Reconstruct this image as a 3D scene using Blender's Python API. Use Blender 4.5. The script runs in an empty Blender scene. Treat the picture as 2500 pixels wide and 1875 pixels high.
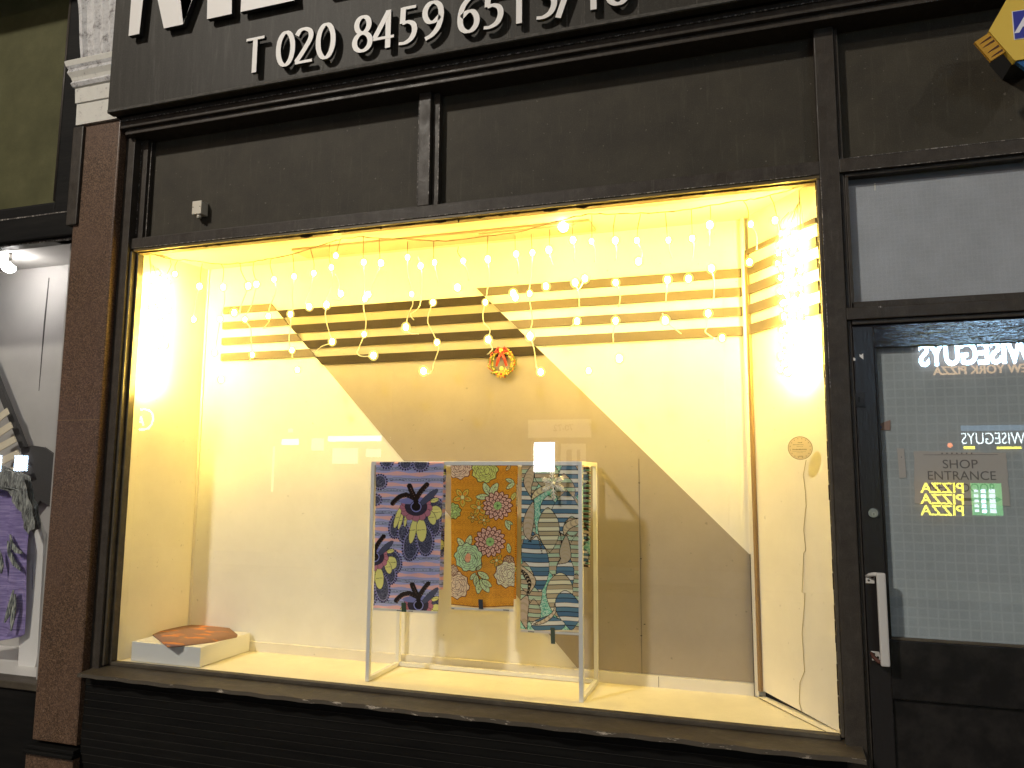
import bpy, bmesh, math, random
import numpy as np
from mathutils import Vector, Matrix

# ------------------------------------------------------------------ camera
C = bpy.context.scene.collection
SC = bpy.context.scene
CAM = np.array([2.4425, -2.4859, 0.7318]); YAW, PITCH, ROLL, FPX = 0.3124, 0.1217, 0.006, 1848.8
_cy, _sy, _cp, _sp = math.cos(YAW), math.sin(YAW), math.cos(PITCH), math.sin(PITCH)
FW = np.array([-_sy*_cp, _cy*_cp, _sp]); _r = np.array([_cy, _sy, 0.0]); _u = np.cross(_r, FW)
RT = math.cos(ROLL)*_r + math.sin(ROLL)*_u; UP = -math.sin(ROLL)*_r + math.cos(ROLL)*_u
cam = bpy.data.cameras.new('camera'); co = bpy.data.objects.new('camera', cam); C.objects.link(co)
cam.sensor_width = 36; cam.lens = FPX/2500*36; cam.clip_start = 0.05; cam.clip_end = 500
co.matrix_world = Matrix([[RT[0], UP[0], -FW[0], CAM[0]], [RT[1], UP[1], -FW[1], CAM[1]], [RT[2], UP[2], -FW[2], CAM[2]], [0, 0, 0, 1]])
SC.camera = co

def ray(px, py): return FW*FPX + RT*(px-1250) + UP*(937.5-py)
def at(px, py, Y):                     # a pixel of the photograph's plan -> point on the plane y = Y
    d = ray(px, py); t = (Y-CAM[1])/d[1]; return Vector(CAM + d*t)
def atz(px, py, Z):
    d = ray(px, py); t = (Z-CAM[2])/d[2]; return Vector(CAM + d*t)
def atw(px, py, P, N):                 # on an oblique vertical plane through P with normal N
    d = ray(px, py); t = ((P-CAM) @ N)/(d @ N); return Vector(CAM + d*t)

# ------------------------------------------------------------------ world, lights, exposure
w = bpy.data.worlds.new('World'); SC.world = w; w.use_nodes = True
bg = w.node_tree.nodes['Background']; bg.inputs[0].default_value = (0.62, 0.66, 0.85, 1); bg.inputs[1].default_value = 0.008
SC.view_settings.view_transform = 'Standard'; SC.view_settings.look = 'None'
SC.view_settings.exposure = 0.0; SC.view_settings.gamma = 1.0
SC.cycles.use_denoising = True
SC.cycles.max_bounces = 10; SC.cycles.diffuse_bounces = 5; SC.cycles.glossy_bounces = 5; SC.cycles.transparent_max_bounces = 12
SC.cycles.sample_clamp_indirect = 6.0; SC.cycles.caustics_reflective = False; SC.cycles.caustics_refractive = False
LAMP_MAIN = 3650.0      # street lamp across the road
LAMP_SIDE = 480.0       # second street lamp further along
BULB = 262.0             # fairy-light emission
random.seed(7); rng = np.random.default_rng(5)

# ------------------------------------------------------------------ materials
M = {}
def mat(name, base=(.5, .5, .5), rough=.6, spec=.5, metal=0.0, emit=None, es=0.0, coat=0.0):
    m = bpy.data.materials.new(name); m.use_nodes = True
    b = m.node_tree.nodes['Principled BSDF']
    b.inputs['Base Color'].default_value = (*base, 1); b.inputs['Roughness'].default_value = rough
    b.inputs['Specular IOR Level'].default_value = spec; b.inputs['Metallic'].default_value = metal
    b.inputs['Coat Weight'].default_value = coat
    if emit: b.inputs['Emission Color'].default_value = (*emit, 1); b.inputs['Emission Strength'].default_value = es
    M[name] = m; return m
def nt(m): return m.node_tree.nodes, m.node_tree.links, m.node_tree.nodes['Principled BSDF']
def coords(m, scale=(1, 1, 1)):
    n, l, b = nt(m); g = n.new('ShaderNodeNewGeometry'); mp = n.new('ShaderNodeMapping'); mp.inputs['Scale'].default_value = scale
    l.new(g.outputs['Position'], mp.inputs['Vector']); return mp.outputs[0]
def noise(m, scale, detail=4, rough=.6, stretch=(1, 1, 1), dist=0):
    n, l, b = nt(m); t = n.new('ShaderNodeTexNoise'); t.inputs['Scale'].default_value = scale
    t.inputs['Detail'].default_value = detail; t.inputs['Roughness'].default_value = rough; t.inputs['Distortion'].default_value = dist
    l.new(coords(m, stretch), t.inputs['Vector']); return t.outputs['Fac']
def ramp(m, fac, stops):
    n, l, b = nt(m); r = n.new('ShaderNodeValToRGB'); e = r.color_ramp.elements
    while len(e) < len(stops): e.new(.5)
    for i, (p, c) in enumerate(stops):
        e[i].position = p; e[i].color = (*(c if isinstance(c, tuple) else (c, c, c)), 1)
    l.new(fac, r.inputs[0]); return r.outputs[0]
def mix(m, fac, a, b_, mode='MIX'):
    n, l, b = nt(m); x = n.new('ShaderNodeMix'); x.data_type = 'RGBA'; x.blend_type = mode
    for s, v in ((x.inputs[0], fac), (x.inputs[6], a), (x.inputs[7], b_)):
        if isinstance(v, (int, float)): s.default_value = v
        elif isinstance(v, tuple): s.default_value = (*v, 1)
        else: l.new(v, s)
    return x.outputs[2]
def bump(m, fac, strength=.3, dist=.002):
    n, l, b = nt(m); k = n.new('ShaderNodeBump'); k.inputs['Strength'].default_value = strength; k.inputs['Distance'].default_value = dist
    l.new(fac, k.inputs['Height']); l.new(k.outputs[0], b.inputs['Normal'])
def setc(m, out): n, l, b = nt(m); l.new(out, b.inputs['Base Color'])
def setr(m, out): n, l, b = nt(m); l.new(out, b.inputs['Roughness'])
def mathn(m, op, a, b_=None):
    n, l, b = nt(m); x = n.new('ShaderNodeMath'); x.operation = op
    for s, v in zip(x.inputs, (a, b_)):
        if v is None: continue
        if isinstance(v, (int, float)): s.default_value = v
        else: l.new(v, s)
    return x.outputs[0]

m = mat('black_paint', (.05, .043, .036), .42, .2)
a = noise(m, 26, 5, .7); c1 = ramp(m, a, [(.3, (.034, .028, .023)), (.55, (.048, .040, .032)), (.8, (.070, .060, .049))])
f = ramp(m, noise(m, 420, 2, .5), [(.45, 0.0), (.75, .22)]); setc(m, mix(m, f, c1, (.16, .14, .12)))
dr_ = ramp(m, noise(m, 16, 6, .75, (5, 1, .5)), [(.56, 0.0), (.70, .30)]); setc(m, mix(m, dr_, mix(m, f, c1, (.16, .14, .12)), (.13, .115, .098)))
setr(m, ramp(m, noise(m, 14, 4), [(.3, .3), (.7, .55)])); bump(m, noise(m, 90, 5, .65), .35, .0015)
m = mat('panel_paint', (.06, .055, .042), .6, .2)
c1 = ramp(m, noise(m, 6, 6, .65), [(.3, (.036, .031, .023)), (.55, (.050, .043, .030)), (.8, (.066, .057, .041))])
f = ramp(m, noise(m, 300, 2, .6), [(.5, 0.0), (.8, .25)]); dr_ = ramp(m, noise(m, 12, 6, .75, (5, 1, .4)), [(.55, 0.0), (.72, .32)]); ds_ = ramp(m, noise(m, 75, 2, .4), [(.70, 0.0), (.75, .5)]); setc(m, mix(m, ds_, mix(m, dr_, mix(m, f, c1, (.15, .14, .11)), (.12, .108, .08)), (.19, .17, .14))); bump(m, noise(m, 160, 4, .6), .3, .001)
m = mat('olive_panel', (.09, .09, .055), .7, .2)
c1 = ramp(m, noise(m, 5, 6, .65), [(.3, (.060, .058, .022)), (.55, (.086, .083, .034)), (.8, (.118, .112, .052))])
f = ramp(m, noise(m, 260, 2, .6), [(.58, 0.0), (.66, .8)]); setc(m, mix(m, f, c1, (.05, .05, .03))); bump(m, noise(m, 120, 4, .6), .4, .001)
m = mat('fascia_paint', (.05, .05, .045), .5, .2)
st = noise(m, 5, 6, .7, (8, 1, .7)); c1 = ramp(m, st, [(.35, (.026, .023, .017)), (.55, (.036, .032, .025)), (.72, (.066, .061, .051))])
f = ramp(m, noise(m, 220, 3, .6), [(.5, 0.0), (.8, .2)]); setc(m, mix(m, f, c1, (.15, .14, .12))); bump(m, noise(m, 140, 4), .25, .001)
m = mat('fascia_dust', (.12, .11, .10), .8)
c1 = ramp(m, noise(m, 40, 5, .7, (1, 1, 3)), [(.35, (.036, .032, .026)), (.7, (.11, .10, .086))]); setc(m, c1)
m = mat('worn_edge', (.3, .28, .25), .6)
c1 = ramp(m, noise(m, 60, 5, .8), [(.50, (.05, .043, .036)), (.56, (.30, .27, .24)), (.7, (.62, .58, .52))]); setc(m, c1)
m = mat('soot', (.02, .014, .008), .9)
c1 = ramp(m, noise(m, 70, 5, .8), [(.35, (.012, .008, .005)), (.6, (.05, .03, .015)), (.75, (.3, .2, .1))]); setc(m, c1); bump(m, noise(m, 90, 4), .6, .003)
m = mat('stall_paint', (.02, .02, .018), .6, .12)
c1 = ramp(m, noise(m, 8, 6, .7, (.35, 1, 3)), [(.3, (.005, .005, .005)), (.6, (.010, .0095, .0085)), (.85, (.020, .018, .016))]); setc(m, c1); bump(m, noise(m, 30, 5, .6, (.3, 1, 2)), .5, .002)
mat('stall_ridge', (.032, .030, .027), .7, .1)
m = mat('sill_paint', (.1, .085, .06), .55)
c1 = ramp(m, noise(m, 16, 7, .75, (.5, 1, 1)), [(.3, (.040, .031, .020)), (.55, (.075, .060, .040)), (.8, (.14, .12, .085))]); setc(m, c1); bump(m, noise(m, 45, 6, .7), .6, .003)
m = mat('chipped_paint', (.3, .27, .22), .8)
c1 = ramp(m, noise(m, 34, 6, .75, (.5, 1, 2)), [(.58, (.060, .048, .034)), (.61, (.28, .24, .19)), (.72, (.60, .54, .45))]); setc(m, c1); bump(m, noise(m, 34, 6, .75, (.5, 1, 2)), .8, .003)
m = mat('granite', (.12, .08, .06), .35)
nn_, ll_, bb_n = nt(m); vo = nn_.new('ShaderNodeTexVoronoi'); vo.inputs['Scale'].default_value = 260; ll_.new(coords(m), vo.inputs['Vector']); sp_ = nn_.new('ShaderNodeSeparateColor'); ll_.new(vo.outputs['Color'], sp_.inputs[0])
v = mathn(m, 'ADD', mathn(m, 'MULTIPLY', noise(m, 130, 5, .85), .62), mathn(m, 'MULTIPLY', sp_.outputs[0], .38)); c1 = ramp(m, v, [(.30, (.016, .010, .006)), (.42, (.068, .038, .020)), (.54, (.135, .078, .043)), (.66, (.20, .125, .078)), (.78, (.36, .26, .19))])
f = ramp(m, noise(m, 3.5, 6, .7), [(.35, .0), (.7, .7)]); gr_ = ramp(m, noise(m, 9, 6, .8, (2, 1, .5)), [(.55, 0.0), (.75, .6)]); c1 = mix(m, gr_, c1, (.05, .034, .026)); setc(m, mix(m, f, c1, (.13, .078, .055))); bump(m, noise(m, 200, 3), .15, .0006)
m = mat('plaster', (.7, .68, .62), .75)
f = ramp(m, noise(m, 22, 7, .8), [(.38, .1), (.47, .75), (.6, 1.0)]); c1 = mix(m, f, (.14, .12, .12), (.68, .67, .66)); setc(m, c1); bump(m, noise(m, 60, 6, .7), .5, .003)
m = mat('plaster_clean', (.72, .70, .64), .75)
f = ramp(m, noise(m, 26, 7, .8), [(.34, .2), (.42, .9), (.6, 1.0)]); setc(m, mix(m, f, (.3, .27, .26), (.72, .70, .63))); bump(m, noise(m, 50, 5), .3, .002)
def wallmat(name, base, var=.06, rough=.7):
    m = mat(name, base, rough); k = tuple(max(0, x*(1-var)) for x in base); k2 = tuple(min(1, x*(1+var*.5)) for x in base)
    c = ramp(m, noise(m, 5, 6, .7), [(.3, k), (.7, k2)]); d = ramp(m, noise(m, 55, 2, .4), [(.74, 0.0), (.78, .5)])
    setc(m, mix(m, d, c, tuple(x*.5 for x in base))); bump(m, noise(m, 260, 3, .5), .08, .0006); return m
wallmat('white_board', (.86, .84, .78)); wallmat('cream_board', (.85, .81, .72)); wallmat('ceiling_white', (.76, .66, .50))
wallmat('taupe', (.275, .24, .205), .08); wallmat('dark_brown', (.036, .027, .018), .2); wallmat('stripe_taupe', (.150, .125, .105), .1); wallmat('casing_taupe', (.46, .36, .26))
wallmat('floor_white', (.84, .79, .64), .1, .45); wallmat('trim_white', (.80, .76, .68))
for k in ('dark_brown', 'taupe', 'stripe_taupe'): M[k].node_tree.nodes['Principled BSDF'].inputs['Specular IOR Level'].default_value = .15
wallmat('taupe_band', (.35, .305, .255), .08); mat('seam_dark', (.06, .05, .035), .9); mat('black_void', (.006, .006, .006), 1)
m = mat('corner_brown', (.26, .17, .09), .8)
mat('rack_white', (.78, .78, .76), .25)
m = mat('box_white', (.80, .80, .78), .5)
mat('label_white', (.75, .73, .68), .7); mat('label_ink', (.05, .05, .05), .8)
mat('tag_green', (.03, .07, .035), .7); mat('tag_navy', (.02, .03, .05), .7); mat('tag_teal', (.06, .09, .06), .7)
mat('letter_white', (.80, .77, .73), .45); mat('letter_side', (.015, .015, .015), .6)
mat('beige_plastic', (.70, .64, .52), .5); mat('screw', (.1, .08, .06), .4, metal=.8)
m = mat('door_paint', (.018, .016, .015), .3, .25)
c1 = ramp(m, noise(m, 12, 5, .7), [(.4, (.012, .011, .011)), (.7, (.030, .027, .025))]); setc(m, c1)
m = mat('door_rail_paint', (.014, .013, .016), .09, 1.0)
bump(m, noise(m, 110, 3, .55, (.09, 1, 1)), .8, .0017)
m = mat('door_stile_paint', (.02, .018, .018), .3, .35)
bump(m, noise(m, 95, 4, .65, (1, 1, .25)), .6, .0015)
mat('steel', (.45, .43, .41), .32, metal=1.0); mat('alu_paint', (.62, .60, .57), .4); mat('rust', (.09, .03, .02), .7)
mat('brass', (.55, .53, .5), .3, metal=1.0)
# wired glass film behind the door panes
def wired(name, base, k, gk):
    m = mat(name, base, .75, .2)
    n, l, b = nt(m); g = n.new('ShaderNodeNewGeometry'); s = n.new('ShaderNodeSeparateXYZ'); l.new(g.outputs['Position'], s.inputs[0])
    wob = noise(m, 9, 2); outs = []
    for ax in (0, 2):
        p = mathn(m, 'ADD', s.outputs[ax], mathn(m, 'MULTIPLY', wob, .006))
        fr = mathn(m, 'FRACT', mathn(m, 'MULTIPLY', p, k)); d = mathn(m, 'ABSOLUTE', mathn(m, 'SUBTRACT', fr, .5))
        outs.append(ramp(m, d, [(.36, 0.0), (.5, 1.0)]))
    o = mix(m, 1.0, outs[0], outs[1], 'LIGHTEN'); c = ramp(m, noise(m, 4, 6, .7), [(.3, tuple(x*.82 for x in base)), (.7, tuple(x*1.1 for x in base))])
    f = ramp(m, noise(m, 330, 2, .6), [(.42, 0.0), (.8, .35)]); c = mix(m, f, c, tuple(x*.45 for x in base))
    n2 = mathn(m, 'MULTIPLY', o, gk); setc(m, mix(m, n2, c, tuple(min(1, x*1.9) for x in base)))
wired('door_film', (.50, .55, .60), 38, .16); wired('transom_film', (.57, .59, .67), 74, .09)
mat('curtain_grey', (.20, .215, .25), .9); mat('notice_paper', (.60, .56, .55), .9); mat('notice_ink', (.20, .19, .20), .9)
def glass(name, mult):
    m = bpy.data.materials.new(name); m.use_nodes = True; n = m.node_tree.nodes; l = m.node_tree.links; n.clear()
    o = n.new('ShaderNodeOutputMaterial'); x = n.new('ShaderNodeMixShader'); t = n.new('ShaderNodeBsdfTransparent'); g = n.new('ShaderNodeBsdfGlossy')
    g.inputs['Roughness'].default_value = 0.0; t.inputs[0].default_value = (.97, .98, .97, 1); fz = n.new('ShaderNodeFresnel'); fz.inputs[0].default_value = 1.5
    ge = n.new('ShaderNodeNewGeometry'); mr = n.new('ShaderNodeMapRange'); mr.inputs['To Min'].default_value = 1.5; mr.inputs['To Max'].default_value = 1/1.5
    l.new(ge.outputs['Backfacing'], mr.inputs['Value']); l.new(mr.outputs[0], fz.inputs[0])        # same reflectance from both sides
    k = n.new('ShaderNodeMath'); k.operation = 'MULTIPLY'; k.inputs[1].default_value = mult; l.new(fz.outputs[0], k.inputs[0])
    l.new(k.outputs[0], x.inputs[0]); l.new(t.outputs[0], x.inputs[1]); l.new(g.outputs[0], x.inputs[2]); l.new(x.outputs[0], o.inputs[0]); M[name] = m
glass('clear_glass', 1.8)
def shell(name, c, s_, k):             # glowing shell added round each diode to imitate its soft halo
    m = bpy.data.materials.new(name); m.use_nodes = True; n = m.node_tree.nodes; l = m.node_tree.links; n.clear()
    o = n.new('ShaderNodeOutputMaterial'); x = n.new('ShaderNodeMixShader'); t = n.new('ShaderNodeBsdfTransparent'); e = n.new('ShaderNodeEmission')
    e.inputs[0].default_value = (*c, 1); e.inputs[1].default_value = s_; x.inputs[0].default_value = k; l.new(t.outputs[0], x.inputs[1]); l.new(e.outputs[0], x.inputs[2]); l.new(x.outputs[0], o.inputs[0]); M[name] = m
shell('led_halo', (1.0, .80, .24), 2.4, .24)
def em(name, c, s, base=(.8, .8, .8)): mat(name, base, .6, .3, 0, c, s)
em('led_glow', (1.0, .67, .125), BULB); em('led_glow_left', (1.0, .68, .13), 760.0); em('led_glow_right', (1.0, .68, .13), 700.0); em('globe_glow', (1.0, .84, .45), 30.0)
mat('led_wire', (.80, .78, .60), .35); mat('wire_gold', (.16, .12, .04), .4)
em('sign_white', (.42, .70, 1.0), 60.0); em('sign_gold', (.95, .62, .34), 4.2); em('neon_yellow', (1.0, .9, .06), 13.0); em('menu_green', (.16, .75, .22), 4.0)
em('menu_white', (.8, .9, 1.0), 9.0); em('neon_white', (.8, .95, 1.0), 14.0); em('neon_pink', (1.0, .25, .95), 16.0); em('lit_window', (1.0, .98, .95), 30.0)
em('lit_soft', (1.0, .93, .84), 3.0); em('strip_tube', (1.0, .98, .92), 11.0); em('lamp_head', (1.0, .95, .86), 60.0); em('cold_window', (.55, .75, 1.0), 22.0)
em('orange_lamp', (1.0, .25, .06), 8.0); em('nb_lamp', (1.0, .96, .92), 95.0)
mat('asphalt', (.05, .05, .05), .9); mat('paving', (.22, .21, .2), .9); mat('opp_brick', (.12, .07, .05), .9); mat('opp_render', (.28, .26, .24), .9)
mat('opp_frame', (.5, .5, .5), .6); mat('dark_metal', (.05, .05, .05), .5)
for nme, sc_, a_, b_ in (('asphalt', 60, (.03, .03, .03), (.08, .08, .08)), ('paving', 20, (.06, .055, .05), (.11, .105, .10)), ('opp_brick', 30, (.07, .04, .03), (.17, .10, .07))):
    setc(M[nme], ramp(M[nme], noise(M[nme], sc_, 4), [(.3, a_), (.7, b_)]))
m = mat('nb_wall', (.46, .44, .43), .35); setc(m, ramp(m, noise(m, 3, 5), [(.3, (.42, .40, .39)), (.7, (.5, .48, .46))]))
mat('nb_white', (.78, .76, .75), .4); mat('nb_dark', (.05, .048, .048), .8); mat('nb_floor', (.82, .79, .76), .35); mat('cream_stripe', (.75, .66, .5), .6)
m = mat('purple_cloth', (.2, .13, .4), .8)
st = noise(m, 9, 5, .6, (.6, 1, 8), 1.5); setc(m, ramp(m, st, [(.3, (.15, .11, .28)), (.5, (.27, .21, .47)), (.7, (.42, .35, .62))]))
m = mat('feather_grey', (.3, .32, .3), .8); setc(m, ramp(m, noise(m, 60, 3, .5, (3, 1, .5)), [(.4, (.05, .06, .07)), (.55, (.34, .36, .32)), (.7, (.6, .62, .55))]))
m = mat('scarf_grey', (.3, .3, .3), .85); setc(m, ramp(m, noise(m, 40, 4, .6, (3, 1, .6), 1.), [(.35, (.05, .05, .055)), (.5, (.25, .26, .25)), (.7, (.6, .6, .56))]))
m = mat('orange_cloth', (.4, .2, .13), .85)
f = ramp(m, noise(m, 9, 3, .5, (1, 3, 1)), [(.56, 0.0), (.62, 1.0)]); setc(m, mix(m, f, (.29, .165, .125), (.62, .23, .07))); bump(m, noise(m, 30, 3), .4, .002)
mat('wr_red', (.62, .05, .03), .4); mat('wr_yellow', (.75, .55, .05), .4); mat('wr_green', (.18, .2, .02), .5); mat('wr_orange', (.78, .42, .05), .5); mat('wr_cream', (.85, .75, .2), .5); mat('wr_pink', (.75, .16, .10), .45)
mat('snow_silver', (.95, .92, .82), .3, metal=.15)
mat('alarm_yellow', (.72, .50, .07), .5); mat('alarm_blue', (.03, .04, .32), .4); mat('alarm_white', (.8, .8, .85), .5); mat('alarm_lens', (.02, .10, .28), .25); mat('alarm_amber', (.52, .28, .03), .35); mat('alarm_groove', (.07, .02, .004), .7)
mat('disc_cream', (.66, .58, .34), .6); mat('disc_ink', (.30, .24, .10), .8)
mat('grime', (.35, .28, .12), .9)
m = mat('disc_cream2', (.9, .75, .4), .6); m = mat('cloth', (1, 1, 1), .85, .3); n, l, b = nt(m); va = n.new('ShaderNodeVertexColor'); va.layer_name = 'print'; l.new(va.outputs[0], b.inputs['Base Color']); bump(m, noise(m, 60, 3, .5, (1, 1, .3)), .25, .002)

def thin(name, col, k):                # lets part of the light behind a thin sheet through
    m = M[name]; n, l, b = nt(m); o = n['Material Output']; t = n.new('ShaderNodeBsdfTranslucent'); x = n.new('ShaderNodeMixShader'); x.inputs[0].default_value = k
    if col is None: l.new(b.inputs['Base Color'].links[0].from_socket, t.inputs[0])
    else: t.inputs[0].default_value = (*col, 1)
    l.new(b.outputs[0], x.inputs[1]); l.new(t.outputs[0], x.inputs[2]); l.new(x.outputs[0], o.inputs[0])
thin('cloth', None, .34); thin('disc_cream', (.95, .82, .6), .6)
# ------------------------------------------------------------------ mesh builder
def srgb(c): return tuple(((x/255)/12.92 if x/255 <= .04045 else ((x/255+.055)/1.055)**2.4) for x in c)
class MB:
    def __init__(s): s.v = []; s.f = []; s.m = []; s.mats = []; s.sm = []
    def mi(s, name):
        if name not in s.mats: s.mats.append(name)
        return s.mats.index(name)
    def raw(s, vs, fs, mat_, smooth=False):
        o = len(s.v); s.v += [tuple(p) for p in vs]; k = s.mi(mat_)
        for f_ in fs: s.f.append(tuple(o+i for i in f_)); s.m.append(k); s.sm.append(smooth)
        return s
    def box(s, x0, x1, y0, y1, z0, z1, mat_, bev=0.0):
        if bev <= 0:
            vs = [(x, y, z) for x in (x0, x1) for y in (y0, y1) for z in (z0, z1)]
            return s.raw(vs, [(0, 1, 3, 2), (4, 6, 7, 5), (0, 4, 5, 1), (2, 3, 7, 6), (0, 2, 6, 4), (1, 5, 7, 3)], mat_)
        bm = bmesh.new(); bmesh.ops.create_cube(bm, size=1)
        for v_ in bm.verts: v_.co = Vector(((x0+x1)/2+v_.co.x*(x1-x0), (y0+y1)/2+v_.co.y*(y1-y0), (z0+z1)/2+v_.co.z*(z1-z0)))
        bmesh.ops.bevel(bm, geom=bm.edges[:], offset=bev, segments=2, affect='EDGES', profile=.6); return s.bm(bm, mat_)
    def bm(s, bm, mat_, smooth=False):
        bm.verts.index_update(); s.raw([v_.co[:] for v_ in bm.verts], [[v_.index for v_ in f_.verts] for f_ in bm.faces], mat_, smooth); bm.free(); return s
    def prism(s, pts, y0, y1, mat_, side=None):      # polygon in (x,z), extruded along y; front at y0
        n = len(pts); vs = [(p[0], y0, p[1]) for p in pts]+[(p[0], y1, p[1]) for p in pts]
        ar = sum(pts[i][0]*pts[(i+1) % n][1]-pts[(i+1) % n][0]*pts[i][1] for i in range(n))
        idx = list(range(n)) if ar > 0 else list(range(n))[::-1]
        s.raw(vs, [tuple(idx), tuple(n+i for i in idx[::-1])], mat_)
        s.raw(vs, [(i, n+i, n+(i+1) % n, (i+1) % n) for i in range(n)], side or mat_); return s
    def tube(s, pts, r, mat_, seg=6, closed=False):
        P = [Vector(p) for p in pts]; n = len(P); vs = []; fs = []
        rr = r if isinstance(r, (list, tuple)) else [r]*n
        for i in range(n):
            a_ = P[(i-1) % n] if (i or closed) else P[0]; b_ = P[(i+1) % n] if (i < n-1 or closed) else P[-1]
            t = (b_-a_).normalized() if (b_-a_).length > 1e-9 else Vector((0, 0, 1))
            u_ = t.cross(Vector((0, 1, 0.01))); u_ = u_.normalized() if u_.length > 1e-3 else Vector((1, 0, 0)); w_ = t.cross(u_)
            for k in range(seg):
                an = 2*math.pi*k/seg; vs.append(P[i]+(u_*math.cos(an)+w_*math.sin(an))*rr[i])
        for i in range(n if closed else n-1):
            j = (i+1) % n
            for k in range(seg): fs.append((i*seg+k, i*seg+(k+1) % seg, j*seg+(k+1) % seg, j*seg+k))
        if not closed: fs += [tuple(range(seg))[::-1], tuple((n-1)*seg+k for k in range(seg))]
        return s.raw(vs, fs, mat_, True)
    def ball(s, c, r, mat_, seg=8, sc=(1, 1, 1)):
        bm = bmesh.new(); bmesh.ops.create_uvsphere(bm, u_segments=seg, v_segments=max(4, seg//2+1), radius=1)
        for v_ in bm.verts: v_.co = Vector((c[0]+v_.co.x*r*sc[0], c[1]+v_.co.y*r*sc[1], c[2]+v_.co.z*r*sc[2]))
        return s.bm(bm, mat_, True)
    def disc(s, c, r, y0, y1, mat_, n=28, side=None):
        return s.prism([(c[0]+r*math.cos(2*math.pi*i/n), c[1]+r*math.sin(2*math.pi*i/n)) for i in range(n)], y0, y1, mat_, side)
    def text(s, txt, x, z, y, size, mat_, ext=.002, facing=1, sx=1.0, align='LEFT', bold=0.0, side=None):
        cu = bpy.data.curves.new('txt', 'FONT'); cu.body = txt; cu.size = size; cu.extrude = 0; cu.align_x = align; cu.offset = bold; cu.resolution_u = 4
        ob = bpy.data.objects.new('txt', cu); C.objects.link(ob); bpy.context.view_layer.update()
        me = bpy.data.meshes.new_from_object(ob.evaluated_get(bpy.context.evaluated_depsgraph_get()))
        bpy.data.objects.remove(ob); bpy.data.curves.remove(cu)
        bm = bmesh.new(); bm.from_mesh(me); bpy.data.meshes.remove(me)
        bmesh.ops.remove_doubles(bm, verts=bm.verts, dist=1e-5)
        r = bmesh.ops.extrude_face_region(bm, geom=bm.faces[:])
        back = [e for e in r['geom'] if isinstance(e, bmesh.types.BMVert)]
        for v_ in back: v_.co.z -= ext
        for v_ in bm.verts: v_.co = Vector((x+facing*sx*v_.co.x, y-facing*v_.co.z, z+v_.co.y))
        return s.bm(bm, mat_)
    def build(s, name, parent=None, bevel=0):
        me = bpy.data.meshes.new(name); o_ = Vector((0, 0, 0))
        root = parent
        while root is not None and root.parent is not None: root = root.parent
        if root is not None: o_ = Vector(root['_o'])
        me.from_pydata([(p[0]-o_.x, p[1]-o_.y, p[2]-o_.z) for p in s.v], [], s.f)
        for k in s.mats: me.materials.append(M[k])
        me.polygons.foreach_set('material_index', s.m); me.polygons.foreach_set('use_smooth', s.sm); me.update()
        ob = bpy.data.objects.new(name, me); C.objects.link(ob)
        if parent is not None: ob.parent = parent
        return ob
ROOTS = []
def thing(name, label, cat, loc, group=None):
    o = bpy.data.objects.new(name, None); C.objects.link(o); o.location = loc; o.empty_display_size = .05
    o['label'] = label; o['category'] = cat; o['_o'] = tuple(loc)
    if group: o['group'] = group
    ROOTS.append(o); return o
def solo(ob, label, cat, group=None):
    ob['label'] = label; ob['category'] = cat
    if group: ob['group'] = group
    return ob
def struct(ob): ob['kind'] = 'structure'; return ob

GZ = -0.72
# ------------------------------------------------------------------ setting
b = MB(); b.box(-40, 40, -2.9, 3, GZ-.3, GZ, 'paving'); struct(b.build('pavement'))
b = MB(); b.box(-60, 60, -8.2, -2.9, GZ-.4, GZ-.13, 'asphalt'); struct(b.build('road'))
b = MB(); b.box(-60, 60, -40, -8.2, GZ-.3, GZ, 'paving'); struct(b.build('far_pavement'))
b = MB(); b.box(-300, 300, -300, 300, GZ-.5, GZ-.45, 'asphalt'); struct(b.build('ground'))

# ------------------------------------------------------------------ the black shopfront
SF = thing('shopfront', 'black painted timber shopfront with a lit display window and a door', 'shopfront', (1.5, 0, GZ))
FY = -.05
# fascia board with raised lettering
fz0 = 2.217; fb = MB()
fb.box(-.079, 6.0, -.165, -.13, fz0, 3.4, 'fascia_paint', .003)
fb.box(-.077, 6.0, -.1675, -.165, fz0+.003, fz0+.014, 'fascia_dust')
for k in range(26):                                     # dirty water runs above the bottom edge
    xx = random.uniform(0, 2.9); hh = random.uniform(.03, .16); ww = random.uniform(.002, .007)
    fb.prism([(xx, fz0+.014), (xx+ww, fz0+.014), (xx+ww*.6, fz0+.02+hh)], -.1653, -.165, 'fascia_dust')
fb.build('fascia_board', SF)
b = MB(); b.box(-.079, 6.0, -.1298, .06, fz0+.006, fz0+.035, 'stall_paint'); b.build('fascia_soffit', SF)
b = MB(); b.box(-.06, 6.0, -.112, .06, 2.172, 2.2225, 'black_paint', .004); b.box(-.05, 6.0, -.095, .06, 2.150, 2.172, 'black_paint', .003)
b.box(-.06, 6, -.1175, -.115, 2.199, 2.203, 'worn_edge'); b.build('cornice', SF)

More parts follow.
